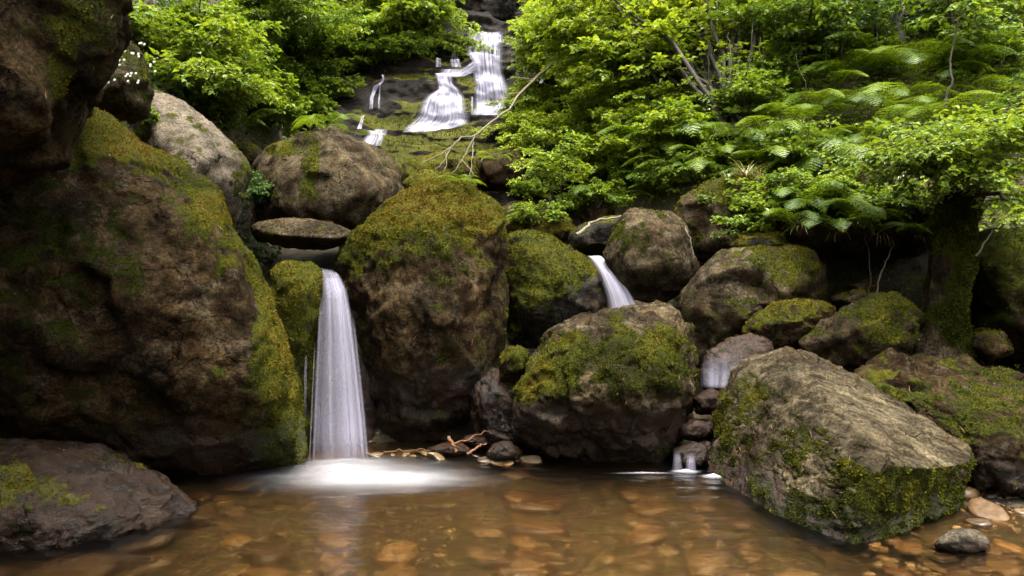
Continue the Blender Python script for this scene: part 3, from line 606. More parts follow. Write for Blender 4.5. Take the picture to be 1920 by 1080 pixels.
wf = tag(empty('waterfall', P(640, 868, 4.65)), 'tall silky white waterfall pouring between the tilted and upright boulders', 'waterfall')
edge = lambda a, b: np.clip(.36 + .9 * np.abs(a - .45) ** 1.2, 0, 1) * sstep(0, .22, a) * sstep(0, .14, 1 - a) * (.75 + .35 * sstep(.75, 1, b)) * (.55 + .45 * sstep(0, .12, b)) * (.15 + .85 * sstep(0, .12, 1 - b))
fall_part('curtain', [((598, 500, 5.4), (632, 508, 5.4)), ((604, 512, 5.15), (640, 520, 5.15)), ((604, 545, 4.98), (652, 545, 4.98)), ((598, 600, 4.9), (662, 600, 4.9)), ((590, 680, 4.84), (674, 680, 4.84)), ((583, 770, 4.78), (686, 770, 4.78)), ((582, 872, 4.72), (694, 868, 4.72))], wf, M['fall'], 60, 40, .09, edge, 1)
fall_part('curtain', [((606, 520, 5.1), (636, 522, 5.1)), ((610, 560, 4.95), (648, 560, 4.95)), ((604, 680, 4.88), (664, 680, 4.88)), ((598, 872, 4.78), (680, 872, 4.78))], wf, M['fall'], 40, 24, .03, lambda a, b: .30 * sstep(0, .2, a) * sstep(0, .2, 1 - a), 2)
for q, (xt, xb, wd, t1, t2) in enumerate([(606, 588, 3, .1, 1), (640, 682, 4, .05, 1), (648, 690, 2.5, .2, 1), (618, 620, 3, 0, .9), (600, 580, 1.6, .35, 1), (630, 655, 4, 0, 1)]):
    ys = np.linspace(512 + 360 * t1, 512 + 360 * t2, 6); tq = (ys - 512) / 360; xs = xt + (xb - xt) * tq ** .75; Yq = np.interp(tq, [0, .1, .3, 1], [5.1, 4.93, 4.84, 4.68])
    fall_part('strand', [((x_ - wd, y_, Y_), (x_ + wd, y_, Y_)) for x_, y_, Y_ in zip(xs, ys, Yq)], wf, M['fall'], 24, 6, .004, lambda a, b: .32 * np.sin(np.pi * a) * sstep(0, .2, b) * sstep(0, .15, 1.05 - b), 20 + q)
fall_part('side_trickle', [((574, 600, 4.98), (577, 600, 4.98)), ((571, 690, 4.94), (575, 690, 4.94)), ((570, 790, 4.9), (574, 790, 4.9))], wf, M['fall'], 20, 4, 0., lambda a, b: .28 * np.sin(np.pi * b), 3)
def foam(name, cx, cy, rx, ry, h, parent, pw=1.4, seed=0, mat='foam', z0=.012, amp=1.0):
    nr, na = 30, 72; rr = np.linspace(0, 1, nr); aa = np.linspace(0, 2 * np.pi, na); A, R_ = np.meshgrid(aa, rr)
    wob = 1 + .22 * fbm(np.stack([np.cos(A).ravel() * 2.2 + seed, np.sin(A).ravel() * 2.2, A.ravel() * 0], 1), 3).reshape(A.shape)
    V = np.stack([cx + rx * R_ * wob * np.cos(A), cy + ry * R_ * wob * np.sin(A), z0 + h * (1 - R_) ** 2.2], -1).reshape(-1, 3)
    V[:, 2] += .008 * (1 - R_.ravel()) * fbm(V * 9, 3)
    ii, jj = np.meshgrid(np.arange(na - 1), np.arange(nr - 1)); b0 = (jj * na + ii).ravel()
    d = amp * (np.exp(-(R_.ravel() * 2.1) ** 2) - np.exp(-4.41)) * (1.15 + .9 * fbm(V * np.array([2.2, 9, 1]) + seed, 4))
    me = mesh_np(name, V - np.array(parent.location), np.stack([b0, b0 + 1, b0 + na + 1, b0 + na], -1), {'dens': d}, True, np.stack([(V[:, 0] * .5 + seed), V[:, 1] * 1.6], 1))
    return link(name, me, M[mat], parent)
foam('foam', -1.0, 4.38, .85, .55, .02, wf, 2.0, 1, amp=.34)
foam('foam', -1.10, 4.56, .46, .28, .035, wf, 1.5, 2, z0=.02, amp=.36)
foam('foam', -.75, 4.25, .75, .34, .01, wf, 2.0, 6, z0=.016, amp=.4)

wf2 = tag(empty('waterfall', P(1165, 590, 5.9)), 'short sloping white waterfall behind the squat boulder', 'waterfall')
fall_part('curtain', [((1098, 480, 6.5), (1128, 480, 6.5)), ((1106, 486, 6.25), (1140, 492, 6.25)), ((1120, 510, 6.1), (1160, 515, 6.1)), ((1134, 550, 5.98), (1182, 548, 5.98)), ((1142, 600, 5.9), (1212, 605, 5.9)), ((1150, 690, 5.8), (1235, 690, 5.8))], wf2, M['fall'], 40, 26, .06, lambda a, b: np.clip(.35 + 1.0 * a, 0, 1) * sstep(0, .25, a) * sstep(0, .08, 1 - a), 5)
wf3 = tag(empty('waterfall', P(1340, 722, 4.85)), 'thin veil of water spreading over the smooth reddish rock', 'waterfall')
fall_part('veil', [((1312, 640, 4.82), (1380, 632, 4.86)), ((1312, 670, 4.76), (1400, 650, 4.76)), ((1312, 700, 4.72), (1405, 690, 4.72)), ((1312, 726, 4.7), (1400, 728, 4.7))], wf3, M['fall'], 20, 20, .04, lambda a, b: .9 * sstep(0, .3, a) * (1 - a) ** 1.2 * sstep(.25, .95, b) * sstep(0, .1, 1.02 - b), 6)
wf4 = tag(empty('waterfall', P(1285, 885, 4.45)), 'tiny double trickle dropping over the dark stone into the pool', 'waterfall')
fall_part('trickle', [((1262, 842, 4.56), (1276, 842, 4.56)), ((1262, 862, 4.48), (1278, 862, 4.48)), ((1258, 886, 4.46), (1282, 886, 4.46))], wf4, M['fall'], 14, 8, .01, lambda a, b: .3 * np.sin(np.pi * a) * sstep(0, .5, b), 7)
fall_part('trickle', [((1288, 846, 4.5), (1302, 846, 4.5)), ((1286, 866, 4.44), (1304, 866, 4.44)), ((1282, 888, 4.42), (1308, 888, 4.42))], wf4, M['fall'], 14, 8, .01, lambda a, b: .4 * np.sin(np.pi * a) * sstep(0, .5, b), 8)
foam('foam', *P(1285, 888, 4.42)[:2], .12, .06, .015, wf4, 1.0, 3)
foam('foam', *P(1338, 897, 4.3)[:2], .10, .07, .02, wf4, .9, 4)
foam('foam', *P(1205, 889, 4.38)[:2], .28, .03, .01, wf4, 1.0, 5, amp=.6)

boulder('dark rock lintel added to darken the recess over the high cascade', [(838, -60), (962, -60), (966, 20), (945, 52), (905, 60), (868, 56), (842, 30)], 15.6, (), 1.0, 6, 14, 'cliff', 1, .0, .2, 1.5, .3, tufts=500, tsize=.03, name='rock', cat='rock')  # dark rock added in front of the cliff to make the recess dark
cas = tag(empty('waterfall', hit(830, 240, tree_cliff)[0]), 'high white cascade tumbling down the dark mossy ledges', 'waterfall')
def cascade(rows, seed, dens=1.0, nseg=40, ncross=14, name='cascade_sheet'):
    py = np.array([r[0] for r in rows], float); xl = np.array([r[1] for r in rows], float); xr = np.array([r[2] for r in rows], float)
    t = np.linspace(0, 1, nseg); t0 = np.linspace(0, 1, len(rows)); s = np.linspace(0, 1, ncross)
    yy, l, r_ = np.interp(t, t0, py), np.interp(t, t0, xl), np.interp(t, t0, xr)
    V = np.zeros((nseg, ncross, 3))
    for i in range(nseg):
        for j in range(ncross):
            a, n_ = hit(l[i] * (1 - s[j]) + r_[i] * s[j], yy[i] + .0, tree_cliff)
            if a is None: a = V[i, j - 1] if j else V[i - 1, j]; n_ = np.array([0, -1, 0])
            V[i, j] = a + np.array([0, -.05, .03])
    for _ in range(2):
        Y_ = V.copy(); Y_[1:-1] = (V[:-2] + 2 * V[1:-1] + V[2:]) / 4; V = np.where((np.arange(3) == 1), np.minimum(Y_, V), Y_)
    uu, vv = np.meshgrid(s, t); ii, jj = np.meshgrid(np.arange(ncross - 1), np.arange(nseg - 1)); b0 = (jj * ncross + ii).ravel()
    d = dens * sstep(0, .2, uu.ravel()) * sstep(0, .2, 1 - uu.ravel()) * (.55 + .45 * sstep(0, .06, vv.ravel())) * np.clip(.85 + 1.1 * fbm(np.stack([uu.ravel() * 5 * max(1, abs(xr - xl).mean() / 60), vv.ravel() * abs(py[-1] - py[0]) / 14, uu.ravel() * 0 + seed * 3.3], 1), 3), .15, 1.1)
    wdt = np.abs(xr - xl).mean() / 60.
    me = mesh_np(name, V.reshape(-1, 3) - np.array(cas.location), np.stack([b0, b0 + 1, b0 + ncross + 1, b0 + ncross], -1), {'dens': d}, True, np.stack([uu.ravel() * wdt + seed * 2.3, vv.ravel() * abs(py[-1] - py[0]) / 60.], 1))
    link(name, me, M['cascade'], cas)
cascade([(64, 876, 944), (85, 878, 945), (110, 884, 942), (140, 886, 945), (165, 888, 952), (190, 888, 958), (205, 888, 956), (220, 880, 944)], 1, 1.0, 60, 22)
cascade([(68, 880, 898), (85, 874, 888), (98, 872, 884), (112, 880, 896), (128, 892, 908)], 2, .9)
cascade([(134, 824, 896), (141, 820, 890), (148, 816, 872)], 3, 1.0, 12, 24)
cascade([(120, 884, 906), (130, 872, 900), (142, 850, 890)], 15, .9, 16, 12)
cascade([(144, 816, 850), (160, 820, 850), (172, 820, 862), (182, 800, 872), (200, 788, 876), (216, 784, 880), (226, 778, 884), (238, 764, 880), (246, 756, 850), (252, 752, 800)], 4, 1.05, 60, 26)
cascade([(144, 719, 723), (158, 716, 721), (166, 700, 712), (185, 695, 702), (208, 693, 701)], 5, .6, 30, 6)
cascade([(160, 713, 716), (180, 711, 714), (208, 709, 714)], 6, .4, 20, 6)
cascade([(220, 680, 685), (246, 670, 680)], 7, .9, 16, 6)
cascade([(246, 704, 730), (256, 690, 726), (266, 680, 722), (278, 672, 718)], 8, .7, 16, 12)
cascade([(134, 1022, 1032), (150, 1012, 1024), (168, 1002, 1016)], 9, .9, 20, 8)
cascade([(92, 1034, 1044), (108, 1026, 1038), (122, 1022, 1034)], 10, .7, 16, 8)
cascade([(100, 848, 860), (115, 844, 862), (130, 846, 866)], 11, .6, 16, 8)
cascade([(113, 818, 828), (130, 817, 828)], 12, .6, 10, 6)
cascade([(185, 883, 888), (218, 883, 888)], 13, .5, 16, 4)
cascade([(195, 895, 899), (218, 895, 899)], 14, .5, 16, 4)

# ------------------------------------------------------------------ stones of the stream bed
def pebble_mesh(seed, lvl=3):
    r = np.random.default_rng(seed); D, T = ico(lvl); V = D * (1 + .22 * fbm(D * 1.1 + seed * 3.1, 2)[:, None]) * np.array([1, .75 + .2 * r.random(), .42 + .2 * r.random()])
    V[:, 2] = np.clip(V[:, 2], -.6, .32 + .1 * r.random()) * .9 + .1 * V[:, 2]
    return V, T
pm = []
for s_ in range(8):
    V_, T_ = pebble_mesh(s_); me = mesh_np('stone', V_, T_, {'tint': np.full(len(V_), s_ / 8.)}); me.materials.append(M['stone']); pm.append(me)
r = np.random.default_rng(11); placed = []
def put_stone(x, y, s, sink, label, group):
    z = float(ground_z(np.array([x]), np.array([y]))[0])
    o = link('cobble', pm[r.integers(8)], loc=(x, y, z + s * sink)); o.scale = (s * (.8 + .5 * r.random()), s * (.65 + .6 * r.random()), s * (.55 + .5 * r.random()))
    o.rotation_euler = (r.normal() * .12, r.normal() * .12, r.random() * 6.28); tag(o, label, 'cobble', group)
tries = 0
while len(placed) < 165 and tries < 9000:
    tries += 1; y = 2.6 + 2.7 * r.random() ** 1.1; x = (r.random() * 1.6 - .8) * y; s = .05 + .14 * r.random() ** 1.8
    if any((x - a) ** 2 + (y - b) ** 2 < (.75 * (s + c)) ** 2 for a, b, c in placed): continue
    placed.append((x, y, s)); put_stone(x, y, s, .15, 'rounded brown cobble lying on the bed of the amber pool', 'cobbles on the pool bed')
# shallow wet stones by the right shore
n0 = 0; placed2 = []
while n0 < 100:
    y = 2.75 + 1.25 * r.random(); x = y * (.52 + .26 * r.random()); s = .016 + .06 * r.random() ** 2.5
    if any((x - a) ** 2 + (y - b) ** 2 < (.8 * (s + c)) ** 2 for a, b, c in placed2): n0 += .2; continue
    placed2.append((x, y, s)); n0 += 1
    o_z = -.045 + .04 * r.random()
    o = link('cobble', pm[r.integers(8)], loc=(x, y, o_z)); o.scale = (s * 1.25, s, s * .42); o.rotation_euler = (r.normal() * .15, r.normal() * .15, r.random() * 6.28)
    tag(o, 'small wet pebble in the shallows beside the wedge rock', 'cobble', 'wet pebbles of the shallows')
for px in np.linspace(700, 1000, 26):
    py = 846 + 14 * r.random() + (10 if px > 900 else 0); q = P(px + 6 * r.normal(), py, 1536 / (py - 540)); s = .02 + .05 * r.random() ** 2
    o = link('cobble', pm[r.integers(8)], loc=(q[0], q[1], -.01 + .02 * r.random())); o.scale = (s * 1.3, s, s * .7); o.rotation_euler = (r.normal() * .2, r.normal() * .2, r.random() * 6.28)
    tag(o, 'small wet brown stone along the waterline under the upright boulder', 'cobble', 'wet stones under the upright boulder')
# gravel
ng = 9000; gx_ = (r.random(ng) * 1.7 - .85); gy_ = 2.4 + 3.0 * r.random(ng); gx_ = gx_ * gy_; gz_ = ground_z(gx_, gy_)
Vb, Tb = pebble_mesh(3, 1); s_ = (.010 + .022 * r.random(ng) ** 2); an = r.random(ng) * 6.28
Rm = np.stack([np.cos(an), -np.sin(an), np.sin(an), np.cos(an)], 1).reshape(-1, 2, 2)
VV = np.repeat(Vb[None], ng, 0) * s_[:, None, None]; VV[..., :2] = np.einsum('nij,nkj->nki', Rm, VV[..., :2]); VV += np.stack([gx_, gy_, gz_], 1)[:, None]
gr = link('gravel', mesh_np('gravel', VV.reshape(-1, 3), (Tb[None] + np.arange(ng)[:, None, None] * len(Vb)).reshape(-1, 3), {'tint': np.repeat(r.random(ng), len(Vb))}), M['stone'])
tag(gr, 'fine brown gravel covering the stream bed', 'gravel', kind='stuff')

# ------------------------------------------------------------------ plants
UP = np.array([0, 0, 1.])
def leaves(pos, ax, nr, L, wr, tint, fine=False, droop=.15, fold=.12):
    """one small folded leaf per row"""
    ax = nrm(ax); sd = nrm(np.cross(nr, ax)); nr = np.cross(ax, sd); L = np.asarray(L)[:, None]; n = len(pos)
    def pt(t, s, h): return pos + ax * L * t + sd * L * wr * s + nr * L * h
    if fine:
        rows = [pt(0, 0, 0), pt(.28, -.85, fold), pt(.28, 0, 0), pt(.28, .85, fold), pt(.65, -.75, fold - droop * .4), pt(.65, 0, -droop * .4), pt(.65, .75, fold - droop * .4), pt(1, 0, -droop)]
        tr = [[0, 1, 2], [0, 2, 3], [1, 4, 5], [1, 5, 2], [2, 5, 6], [2, 6, 3], [4, 7, 5], [5, 7, 6]]
    else:
        rows = [pt(0, 0, 0), pt(.42, -.9, fold), pt(.42, 0, 0), pt(.42, .9, fold), pt(1, 0, -droop)]
        tr = [[0, 1, 2], [0, 2, 3], [1, 4, 2], [2, 4, 3]]
    k = len(rows); V = np.stack(rows, 1).reshape(-1, 3)
    T = (np.array(tr)[None] + np.arange(n)[:, None, None] * k).reshape(-1, 3)
    return V, T, np.repeat(tint, k)

def spray_set(O, D, L, nl, ll, rs, tint0, tvar=.22, flat=.35, wr=.32, fine=False, sub=5, hang=.25, clump=None):
    """O,D: origin and direction of each leafy shoot; returns leaf arrays and shoot axes"""
    n = len(O); D = nrm(D * np.array([1, 1, .55])); side = nrm(np.cross(D, UP) + 1e-6)
    # side twigs
    ts = (np.arange(sub) + .5) / sub; sgn = np.where(np.arange(sub) % 2, 1, -1)
    O2 = O[:, None] + D[:, None] * (L[:, None] * ts)[..., None] + np.array([0, 0, -1]) * (hang * L[:, None] * ts ** 2)[..., None]
    D2 = nrm(D[:, None] * .75 + side[:, None] * (sgn[None, :, None] * .8) + .22 * rs.normal(size=(n, sub, 3)) + np.array([0, 0, -.08]))
    L2 = (L[:, None] * (.62 - .35 * ts[None])) * (.7 + .5 * rs.random((n, sub)))
    O2 = np.concatenate([O2, (O + D * L[:, None] * .8 - UP * hang * L[:, None] * .6)[:, None]], 1); D2 = np.concatenate([D2, D[:, None]], 1); L2 = np.concatenate([L2, .4 * L[:, None]], 1)
    O2, D2, L2 = O2.reshape(-1, 3), D2.reshape(-1, 3), L2.reshape(-1); m = len(O2)
    tc = np.repeat(tint0 + .16 * rs.normal(size=n), sub + 1)
    tl = (np.arange(nl) + .7) / nl; sg = np.where(np.arange(nl) % 2, 1, -1)
    s2 = nrm(np.cross(D2, UP) + 1e-6)
    pos = O2[:, None] + D2[:, None] * (L2[:, None] * tl)[..., None] - UP * (hang * L2[:, None] * tl ** 2)[..., None] + .012 * rs.normal(size=(m, nl, 3))
    ax = D2[:, None] * .7 + s2[:, None] * (sg[None, :, None] * .75) + .3 * rs.normal(size=(m, nl, 3)) + np.array([0, 0, -.15])
    nr_ = UP + flat * rs.normal(size=(m, nl, 3)); sz = ll * (.65 + .6 * rs.random((m, nl)))
    tt = np.clip(tc[:, None] + tvar * rs.normal(size=(m, nl)), 0, 1)
    V, T, A = leaves(pos.reshape(-1, 3), ax.reshape(-1, 3), nr_.reshape(-1, 3), sz.ravel(), wr, tt.ravel(), fine)
    return V, T, A, (O2, D2, L2)

def twigs(O, D, L, r0, hang=.25):
    n = len(O); t = np.array([0, .5, 1.]); pts = O[:, None] + D[:, None] * (L[:, None] * t)[..., None] - UP * (hang * L[:, None] * t ** 2)[..., None]
    a = nrm(np.cross(D, np.array([.3, .5, .8]))); b = np.cross(D, a); th = np.arange(3) * 2.094
    ring = np.cos(th)[None, :, None] * a[:, None] + np.sin(th)[None, :, None] * b[:, None]
    V = pts[:, :, None] + ring[:, None] * (r0 * np.array([1, .7, .3]))[None, :, None, None]
    Q = []
    for i in range(2):
        for k in range(3): Q.append([i * 3 + k, i * 3 + (k + 1) % 3, i * 3 + 3 + (k + 1) % 3, i * 3 + 3 + k])
    return V.reshape(-1, 3), (np.array(Q)[None] + np.arange(n)[:, None, None] * 9).reshape(-1, 4)

def tree(name, label, cat, base, limbs, mat, seed, trunk_r=.05, sh=9, L=.5, nl=7, ll=.075, tint=.5, wr=.34, bark='bark', group=None, arch=.5, fine=False, t0=.4, sub=5, flat=.35, spread=.35, stems=1, hang=.25, trunk_pts=None, tvar=.22):
    rs = np.random.default_rng(seed); base = np.asarray(base, float)
    root = tag(empty(name, base), label, cat, group); wood = Acc(); O, D = [], []
    for e in limbs:
        e = np.asarray(e, float); off = rs.normal(size=3) * np.array([1, 1, 0]) * trunk_r * stems
        b = base + off; h = e - b
        mid = b + h * .45 + np.array([0, 0, np.linalg.norm(h) * .28 * arch]) + rs.normal(size=3) * .06 * np.linalg.norm(h)
        if trunk_pts is not None: b = np.asarray(trunk_pts[-1]) ; mid = (b + e) / 2 + np.array([0, 0, .15])
        pts = bez(b - UP * .06, mid, e, 12); pts[1:-1] += .012 * rs.normal(size=(10, 3)) * np.linalg.norm(h) ** .5
        V, Q = tube(pts, np.linspace(trunk_r * (.75 if trunk_pts is None else .35), .006, 12), 5); wood.add(V, Q)
        k = sh; tt = t0 + (1 - t0) * rs.random(k) ** .8; idx = tt * 11; i0 = np.clip(idx.astype(int), 0, 10); fr_ = (idx - i0)[:, None]
        pos = pts[i0] * (1 - fr_) + pts[i0 + 1] * fr_; tg = nrm(pts[i0 + 1] - pts[i0])
        ang = rs.random(k) * 6.283; out = np.stack([np.cos(ang), np.sin(ang), .25 * rs.normal(size=k)], 1)
        O.append(pos + spread * .12 * rs.normal(size=(k, 3))); D.append(nrm(out + tg * .7))
    if trunk_pts is not None:
        tp = np.asarray(trunk_pts); V, Q = tube(tp, np.linspace(trunk_r, trunk_r * .6, len(tp)), 10); ta = Acc(); ta.add(V - base, Q); link('trunk', ta.mesh('trunk'), M[bark], root)
    O, D = np.concatenate(O), np.concatenate(D); Ls = L * (.6 + .6 * rs.random(len(O)))
    V, T, A, tw = spray_set(O, D, Ls, nl, ll, rs, tint, tvar, flat, wr, fine, sub, hang)
    wv, wq = twigs(O, nrm(D * np.array([1, 1, .55])), Ls, .004, hang); wood.add(wv, wq)
    wv, wq = twigs(*tw, .0022, hang); wood.add(wv, wq)
    wm = wood.mesh('trunk'); wm.transform(Matrix.Translation(-Vector(base))); link('trunk' if trunk_pts is None else 'limb', wm, M[bark], root)
    link('crown', mesh_np('crown', V - base, T, {'tint': A}, False), M[mat], root)
    return root

def region(n, x0, x1, y0, y1, Y, rs, dY=.6):
    return [P(x0 + (x1 - x0) * rs.random(), y0 + (y1 - y0) * rs.random(), Y + dY * rs.normal()) for _ in range(n)]
rs = np.random.default_rng(21)
# leafy tree on the left
tree('leafy_tree', 'dense bright green leafy tree above the pale boulder', 'tree', P(330, 260, 9.0), region(20, 240, 470, 20, 190, 8.3, rs) + [P(470, 110, 8.2), P(490, 130, 8.3), P(420, 40, 8.3), P(300, 0, 8.0), P(380, -10, 8.2), P(250, 40, 7.8), P(345, 190, 8.2), P(280, 110, 7.6), P(400, 165, 8.0)], 'leaf_green', 31, .06, 14, .42, 8, .075, .74, .36, t0=.45)
tree('leafy_tree', 'green tree filling the gap between the leafy tree and the cascade cliff', 'tree', P(500, 60, 12), region(12, 420, 560, -60, 40, 11.2, rs, .5), 'leaf_green', 37, .05, 11, .6, 8, .09, .5, .36, t0=.4)
# upper middle trees
tree('leafy_tree', 'bright green tree hanging over the top of the cascade cliff', 'tree', P(720, 40, 15.5), region(22, 560, 850, -20, 95, 14.3, rs) + [P(850, 80, 14), P(820, 95, 14), P(780, 100, 14), P(700, 95, 14), P(600, 60, 14)], 'leaf_green', 32, .09, 14, .75, 8, .12, .78, .36, t0=.4)
tree('leafy_tree', 'grey green bushy tree clinging to the cliff on the cascade side', 'tree', P(590, 110, 13.2), region(10, 530, 640, 10, 85, 12.6, rs, .4), 'leaf_green', 33, .06, 12, .5, 8, .08, .5, .34, t0=.4)
tree('leafy_tree', 'dark leafed tree in the shade above the dark recess of the cascade', 'tree', P(880, 15, 18), region(16, 850, 950, -80, 8, 16.6, rs, .3), 'leaf_deep', 34, .09, 10, .8, 7, .13, .5, .36)
# big hazel on the right slope
hz_base = hit(1385, 250)[0]
tree('hazel_tree', 'many stemmed lime green hazel spreading over the slope right of the cascade', 'tree', hz_base, region(40, 1040, 1440, -90, 150, 9.7, rs, .5) + [P(1050, 60, 10), P(1045, 90, 10), P(1040, 10, 10), P(1080, 20, 9.6), P(1090, 130, 9.6), P(1140, 170, 9.5), P(1210, 180, 9.4), P(1300, 150, 9.3), P(1270, 60, 9.2), P(1420, 60, 9.2)], 'leaf_lime', 35, .045, 13, .62, 8, .085, .66, .40, 'bark', stems=3.2, arch=.75, t0=.45)
tree('hazel_tree', 'pale lime leafed bush drooping beside the top of the cascade', 'tree', P(1030, 150, 12.5), region(18, 1015, 1090, -40, 120, 11.8, rs, .4), 'leaf_lime', 36, .05, 13, .6, 8, .09, .60, .4, t0=.4)
# right hand woodland
for i, (bx, by, lx0, lx1, ly0, ly1, Yl, mt, tn, lb) in enumerate([
    (1500, 120, 1400, 1600, -60, 90, 8.6, 'leaf_green', .5, 'green understorey tree with thin stems up the slope behind the hazel'),
    (1640, 110, 1560, 1740, -60, 60, 8.8, 'leaf_deep', .6, 'dark leafed slender tree on the high slope near the leaning trunk'),
    (1820, 120, 1730, 1960, -80, 40, 8.2, 'leaf_green', .5, 'shaded tree with a tangle of bare twigs high on the slope')]):
    hb = hit(bx, by)[0]
    tree('woodland_tree', lb, 'tree', hb, region(14, lx0, lx1, ly0, ly1, Yl, rs, .7), mt, 40 + i, .035, 9, .55, 8, .075, tn, .38, stems=2, arch=.7, t0=.4)
# unseen trees added behind and left of the camera to block sky light
for i, (x, y, hh, lb) in enumerate([(-3.6, -0.9, 3.9, 'low branching unseen tree added at the pool tail to shade the overhang bank'), (-3.0, -5.0, 4.6, 'tall unseen tree added downstream on the overhang bank to block low sky'), (2.6, -6.0, 4.6, 'tall unseen tree added downstream on the ferny bank to block low sky'), (0.2, -9.5, 4.0, 'tall unseen tree added midstream far below the pool to block low sky'), (-4.6, 2.2, 6.0, 'tall unseen canopy tree added downstream of the overhang to shade the rocky bank')]):
    b = np.array([x, y, float(ground_z(np.array([x]), np.array([y]))[0])]); c = b + np.array([-.8 if x > 0 else .8, 0, hh])
    lim = [c + rs.normal(size=3) * np.array([1.5, 1.5, .8 if y > 0 else 1.5]) for _ in range(22 if y > 0 else 34)]
    tree('shade_tree', lb, 'tree', b, lim, 'leaf_deep', 60 + i, .12, 10, .9, 8, .13, .5, .4, trunk_pts=[b - UP * .2, b + np.array([0, .1, hh * .25]), b + np.array([-.1, 0, hh * .5])], t0=.3)

LM = {'below the hazel stems': (1370, 220), 'beside the thin sapling': (1045, 320), 'by the upper end of the fallen branch': (990, 190), 'above the blocky grey boulder': (1200, 330),
      'above the herb topped boulder': (1370, 310), 'over the dark hollow': (1560, 330), 'by the mossy leaning trunk': (1680, 120), 'above the tiers of bright leaves': (1780, 190), 'in the shaded tree tangle': (1870, 110),
      'behind the hazel': (1480, 120), 'below the leafy tree': (440, 210), 'above the twin humped boulder': (560, 235), 'beside the dark cascade slab': (620, 190), 'under the grey green bushy tree': (590, 110),
      'under the tree over the cascade': (720, 115), 'high beside the leafy tree': (500, 80), 'on the low mossy rock': (1010, 405), 'between the hazel and the hollow': (1470, 260), 'at the edge of the lime bush': (1080, 230), 'beside the small lone fern': (1150, 345), 'on the lip behind the broad sloping rock': (1490, 410), 'on the shaggy mossy overhang': (1640, 430), 'beside the pale dried fern': (1605, 330), 'below the leaning trunk': (1690, 210), 'among the grass by the hollow': (1650, 290), 'under the sapling leaves': (1060, 280), 'above the dark rounded rock': (1120, 320), 'below the lime bush': (1130, 190), 'right under the hazel crown': (1240, 220), 'on the broad slope above the herb boulder': (1300, 265), 'on the herb topped boulder': (1400, 400)}
def near(px, py): return min(LM, key=lambda k: (LM[k][0] - px) ** 2 + (LM[k][1] - py) ** 2)
# shrubs and seedlings on the slopes
shrub_labels = {}
def shrub(px, py, rad, mat, tint, ll, label, group=None, n=9, name='shrub', sh=8, L=.3, wr=.36, up=.9):
    h = hit(px, py)[0]
    if h is None: return
    lim = []
    for _ in range(n):
        a = rs.random() * 6.283; e = rs.random() ** .6
        lim.append(h + np.array([math.cos(a) * rad * e, math.sin(a) * rad * e * .8, rad * up * (.45 + .75 * rs.random()) * (1.1 - .5 * e)]))
    tree(name, label, 'shrub', h, lim, mat, int(px * 7 + py), .012, sh, L, 7, ll, tint, wr, group=group, arch=.6, t0=.3)
G1 = 'lime green shrubs on the slope below the hazel'
for px, py in [(1000, 225), (1060, 215), (1130, 235), (1200, 240), (985, 215), (1040, 260), (1110, 285), (1165, 265), (1250, 255), (1080, 320), (1290, 240), (1020, 190), (1100, 190), (1170, 200), (1230, 210), (985, 260), (1010, 300), (1140, 320), (1200, 300), (1060, 345), (1260, 300), (1310, 285), (1180, 190), (1120, 255)]:
    shrub(px, py, .55, 'leaf_lime', .68, .065, 'small lime green shrub on the sunlit slope ' + near(px, py), G1)
G2 = 'green herbs at the foot of the ferny bank'
for px, py in [(1180, 345), (1240, 330), (1020, 345), (985, 370), (1330, 310), (1390, 300), (1130, 350), (1440, 420), (1415, 435), (1060, 400), (1380, 400), (1000, 420), (1480, 385), (1530, 382), (1600, 395), (1660, 405), (1720, 412), (1190, 320), (1225, 350), (1275, 345), (1310, 335), (1560, 385), (1460, 400), (1120, 380)]:
    shrub(px, py, .26, 'leaf_green', .62, .045, 'low leafy green herb ' + near(px, py), G2, 7, 'herb', 6, .16)
G3 = 'dark green shrubs on the shaded slope'
for px, py in [(1450, 180), (1600, 120), (1850, 130), (1480, 330), (1400, 230), (1900, 250), (1500, 100)]:
    shrub(px, py, .5, 'leaf_green', .55, .06, 'small dark green shrub on the shaded slope ' + near(px, py), G3)
G4 = 'green shrubs on the left cliff'
for px, py in [(460, 200), (500, 170), (540, 190), (520, 120), (580, 150), (610, 190), (560, 230), (500, 240), (640, 110), (660, 140), (430, 180), (700, 120), (750, 115), (480, 60), (540, 90)]:
    shrub(px, py, .55, 'leaf_green', .55, .07, 'leafy green shrub clinging to the cliff ' + near(px, py), G4)
# sapling by the fern slope
sb = hit(1055, 395)[0]
tree('sapling', 'slender sapling with a thin dark stem rising among the lime shrubs', 'sapling', sb, [P(1040, 270, 7.6), P(1020, 290, 7.6), P(1065, 300, 7.6), P(1035, 235, 7.6), P(1000, 320, 7.5)], 'leaf_lime', 77, .012, 9, .3, 7, .055, .5, .34, arch=.1, t0=.5)
# front spray tree on the right: mossy trunk
tb = P(1768, 672, 5.25); tt_ = [tb + np.array([-.02, 0, -.25]), tb, P(1764, 590, 5.3), P(1772, 500, 5.35), P(1782, 420, 5.4), P(1800, 360, 5.5)]
tr_ = tree('mossy_tree', 'mossy grey trunk with tiers of bright leaves beside the dark hollow', 'tree', tb, region(12, 1640, 1900, 200, 320, 5.1, rs, .3) + [P(1690, 230, 4.9), P(1720, 300, 4.9), P(1890, 330, 4.8), P(1760, 260, 4.9), P(1820, 340, 4.8), P(1900, 230, 4.9), P(1910, 400, 4.8), P(1660, 310, 5.0)], 'leaf_green', 78, .09, 7, .34, 9, .048, .72, .36, trunk_pts=tt_, fine=True, t0=.45, flat=.22)
V_, Q_ = tube(bez(np.array(tt_[1]) - UP * .2, np.array(tt_[3]), np.array(tt_[5]), 40), .15 + .10 * np.exp(-np.linspace(0, 1, 40) * 6), 40)
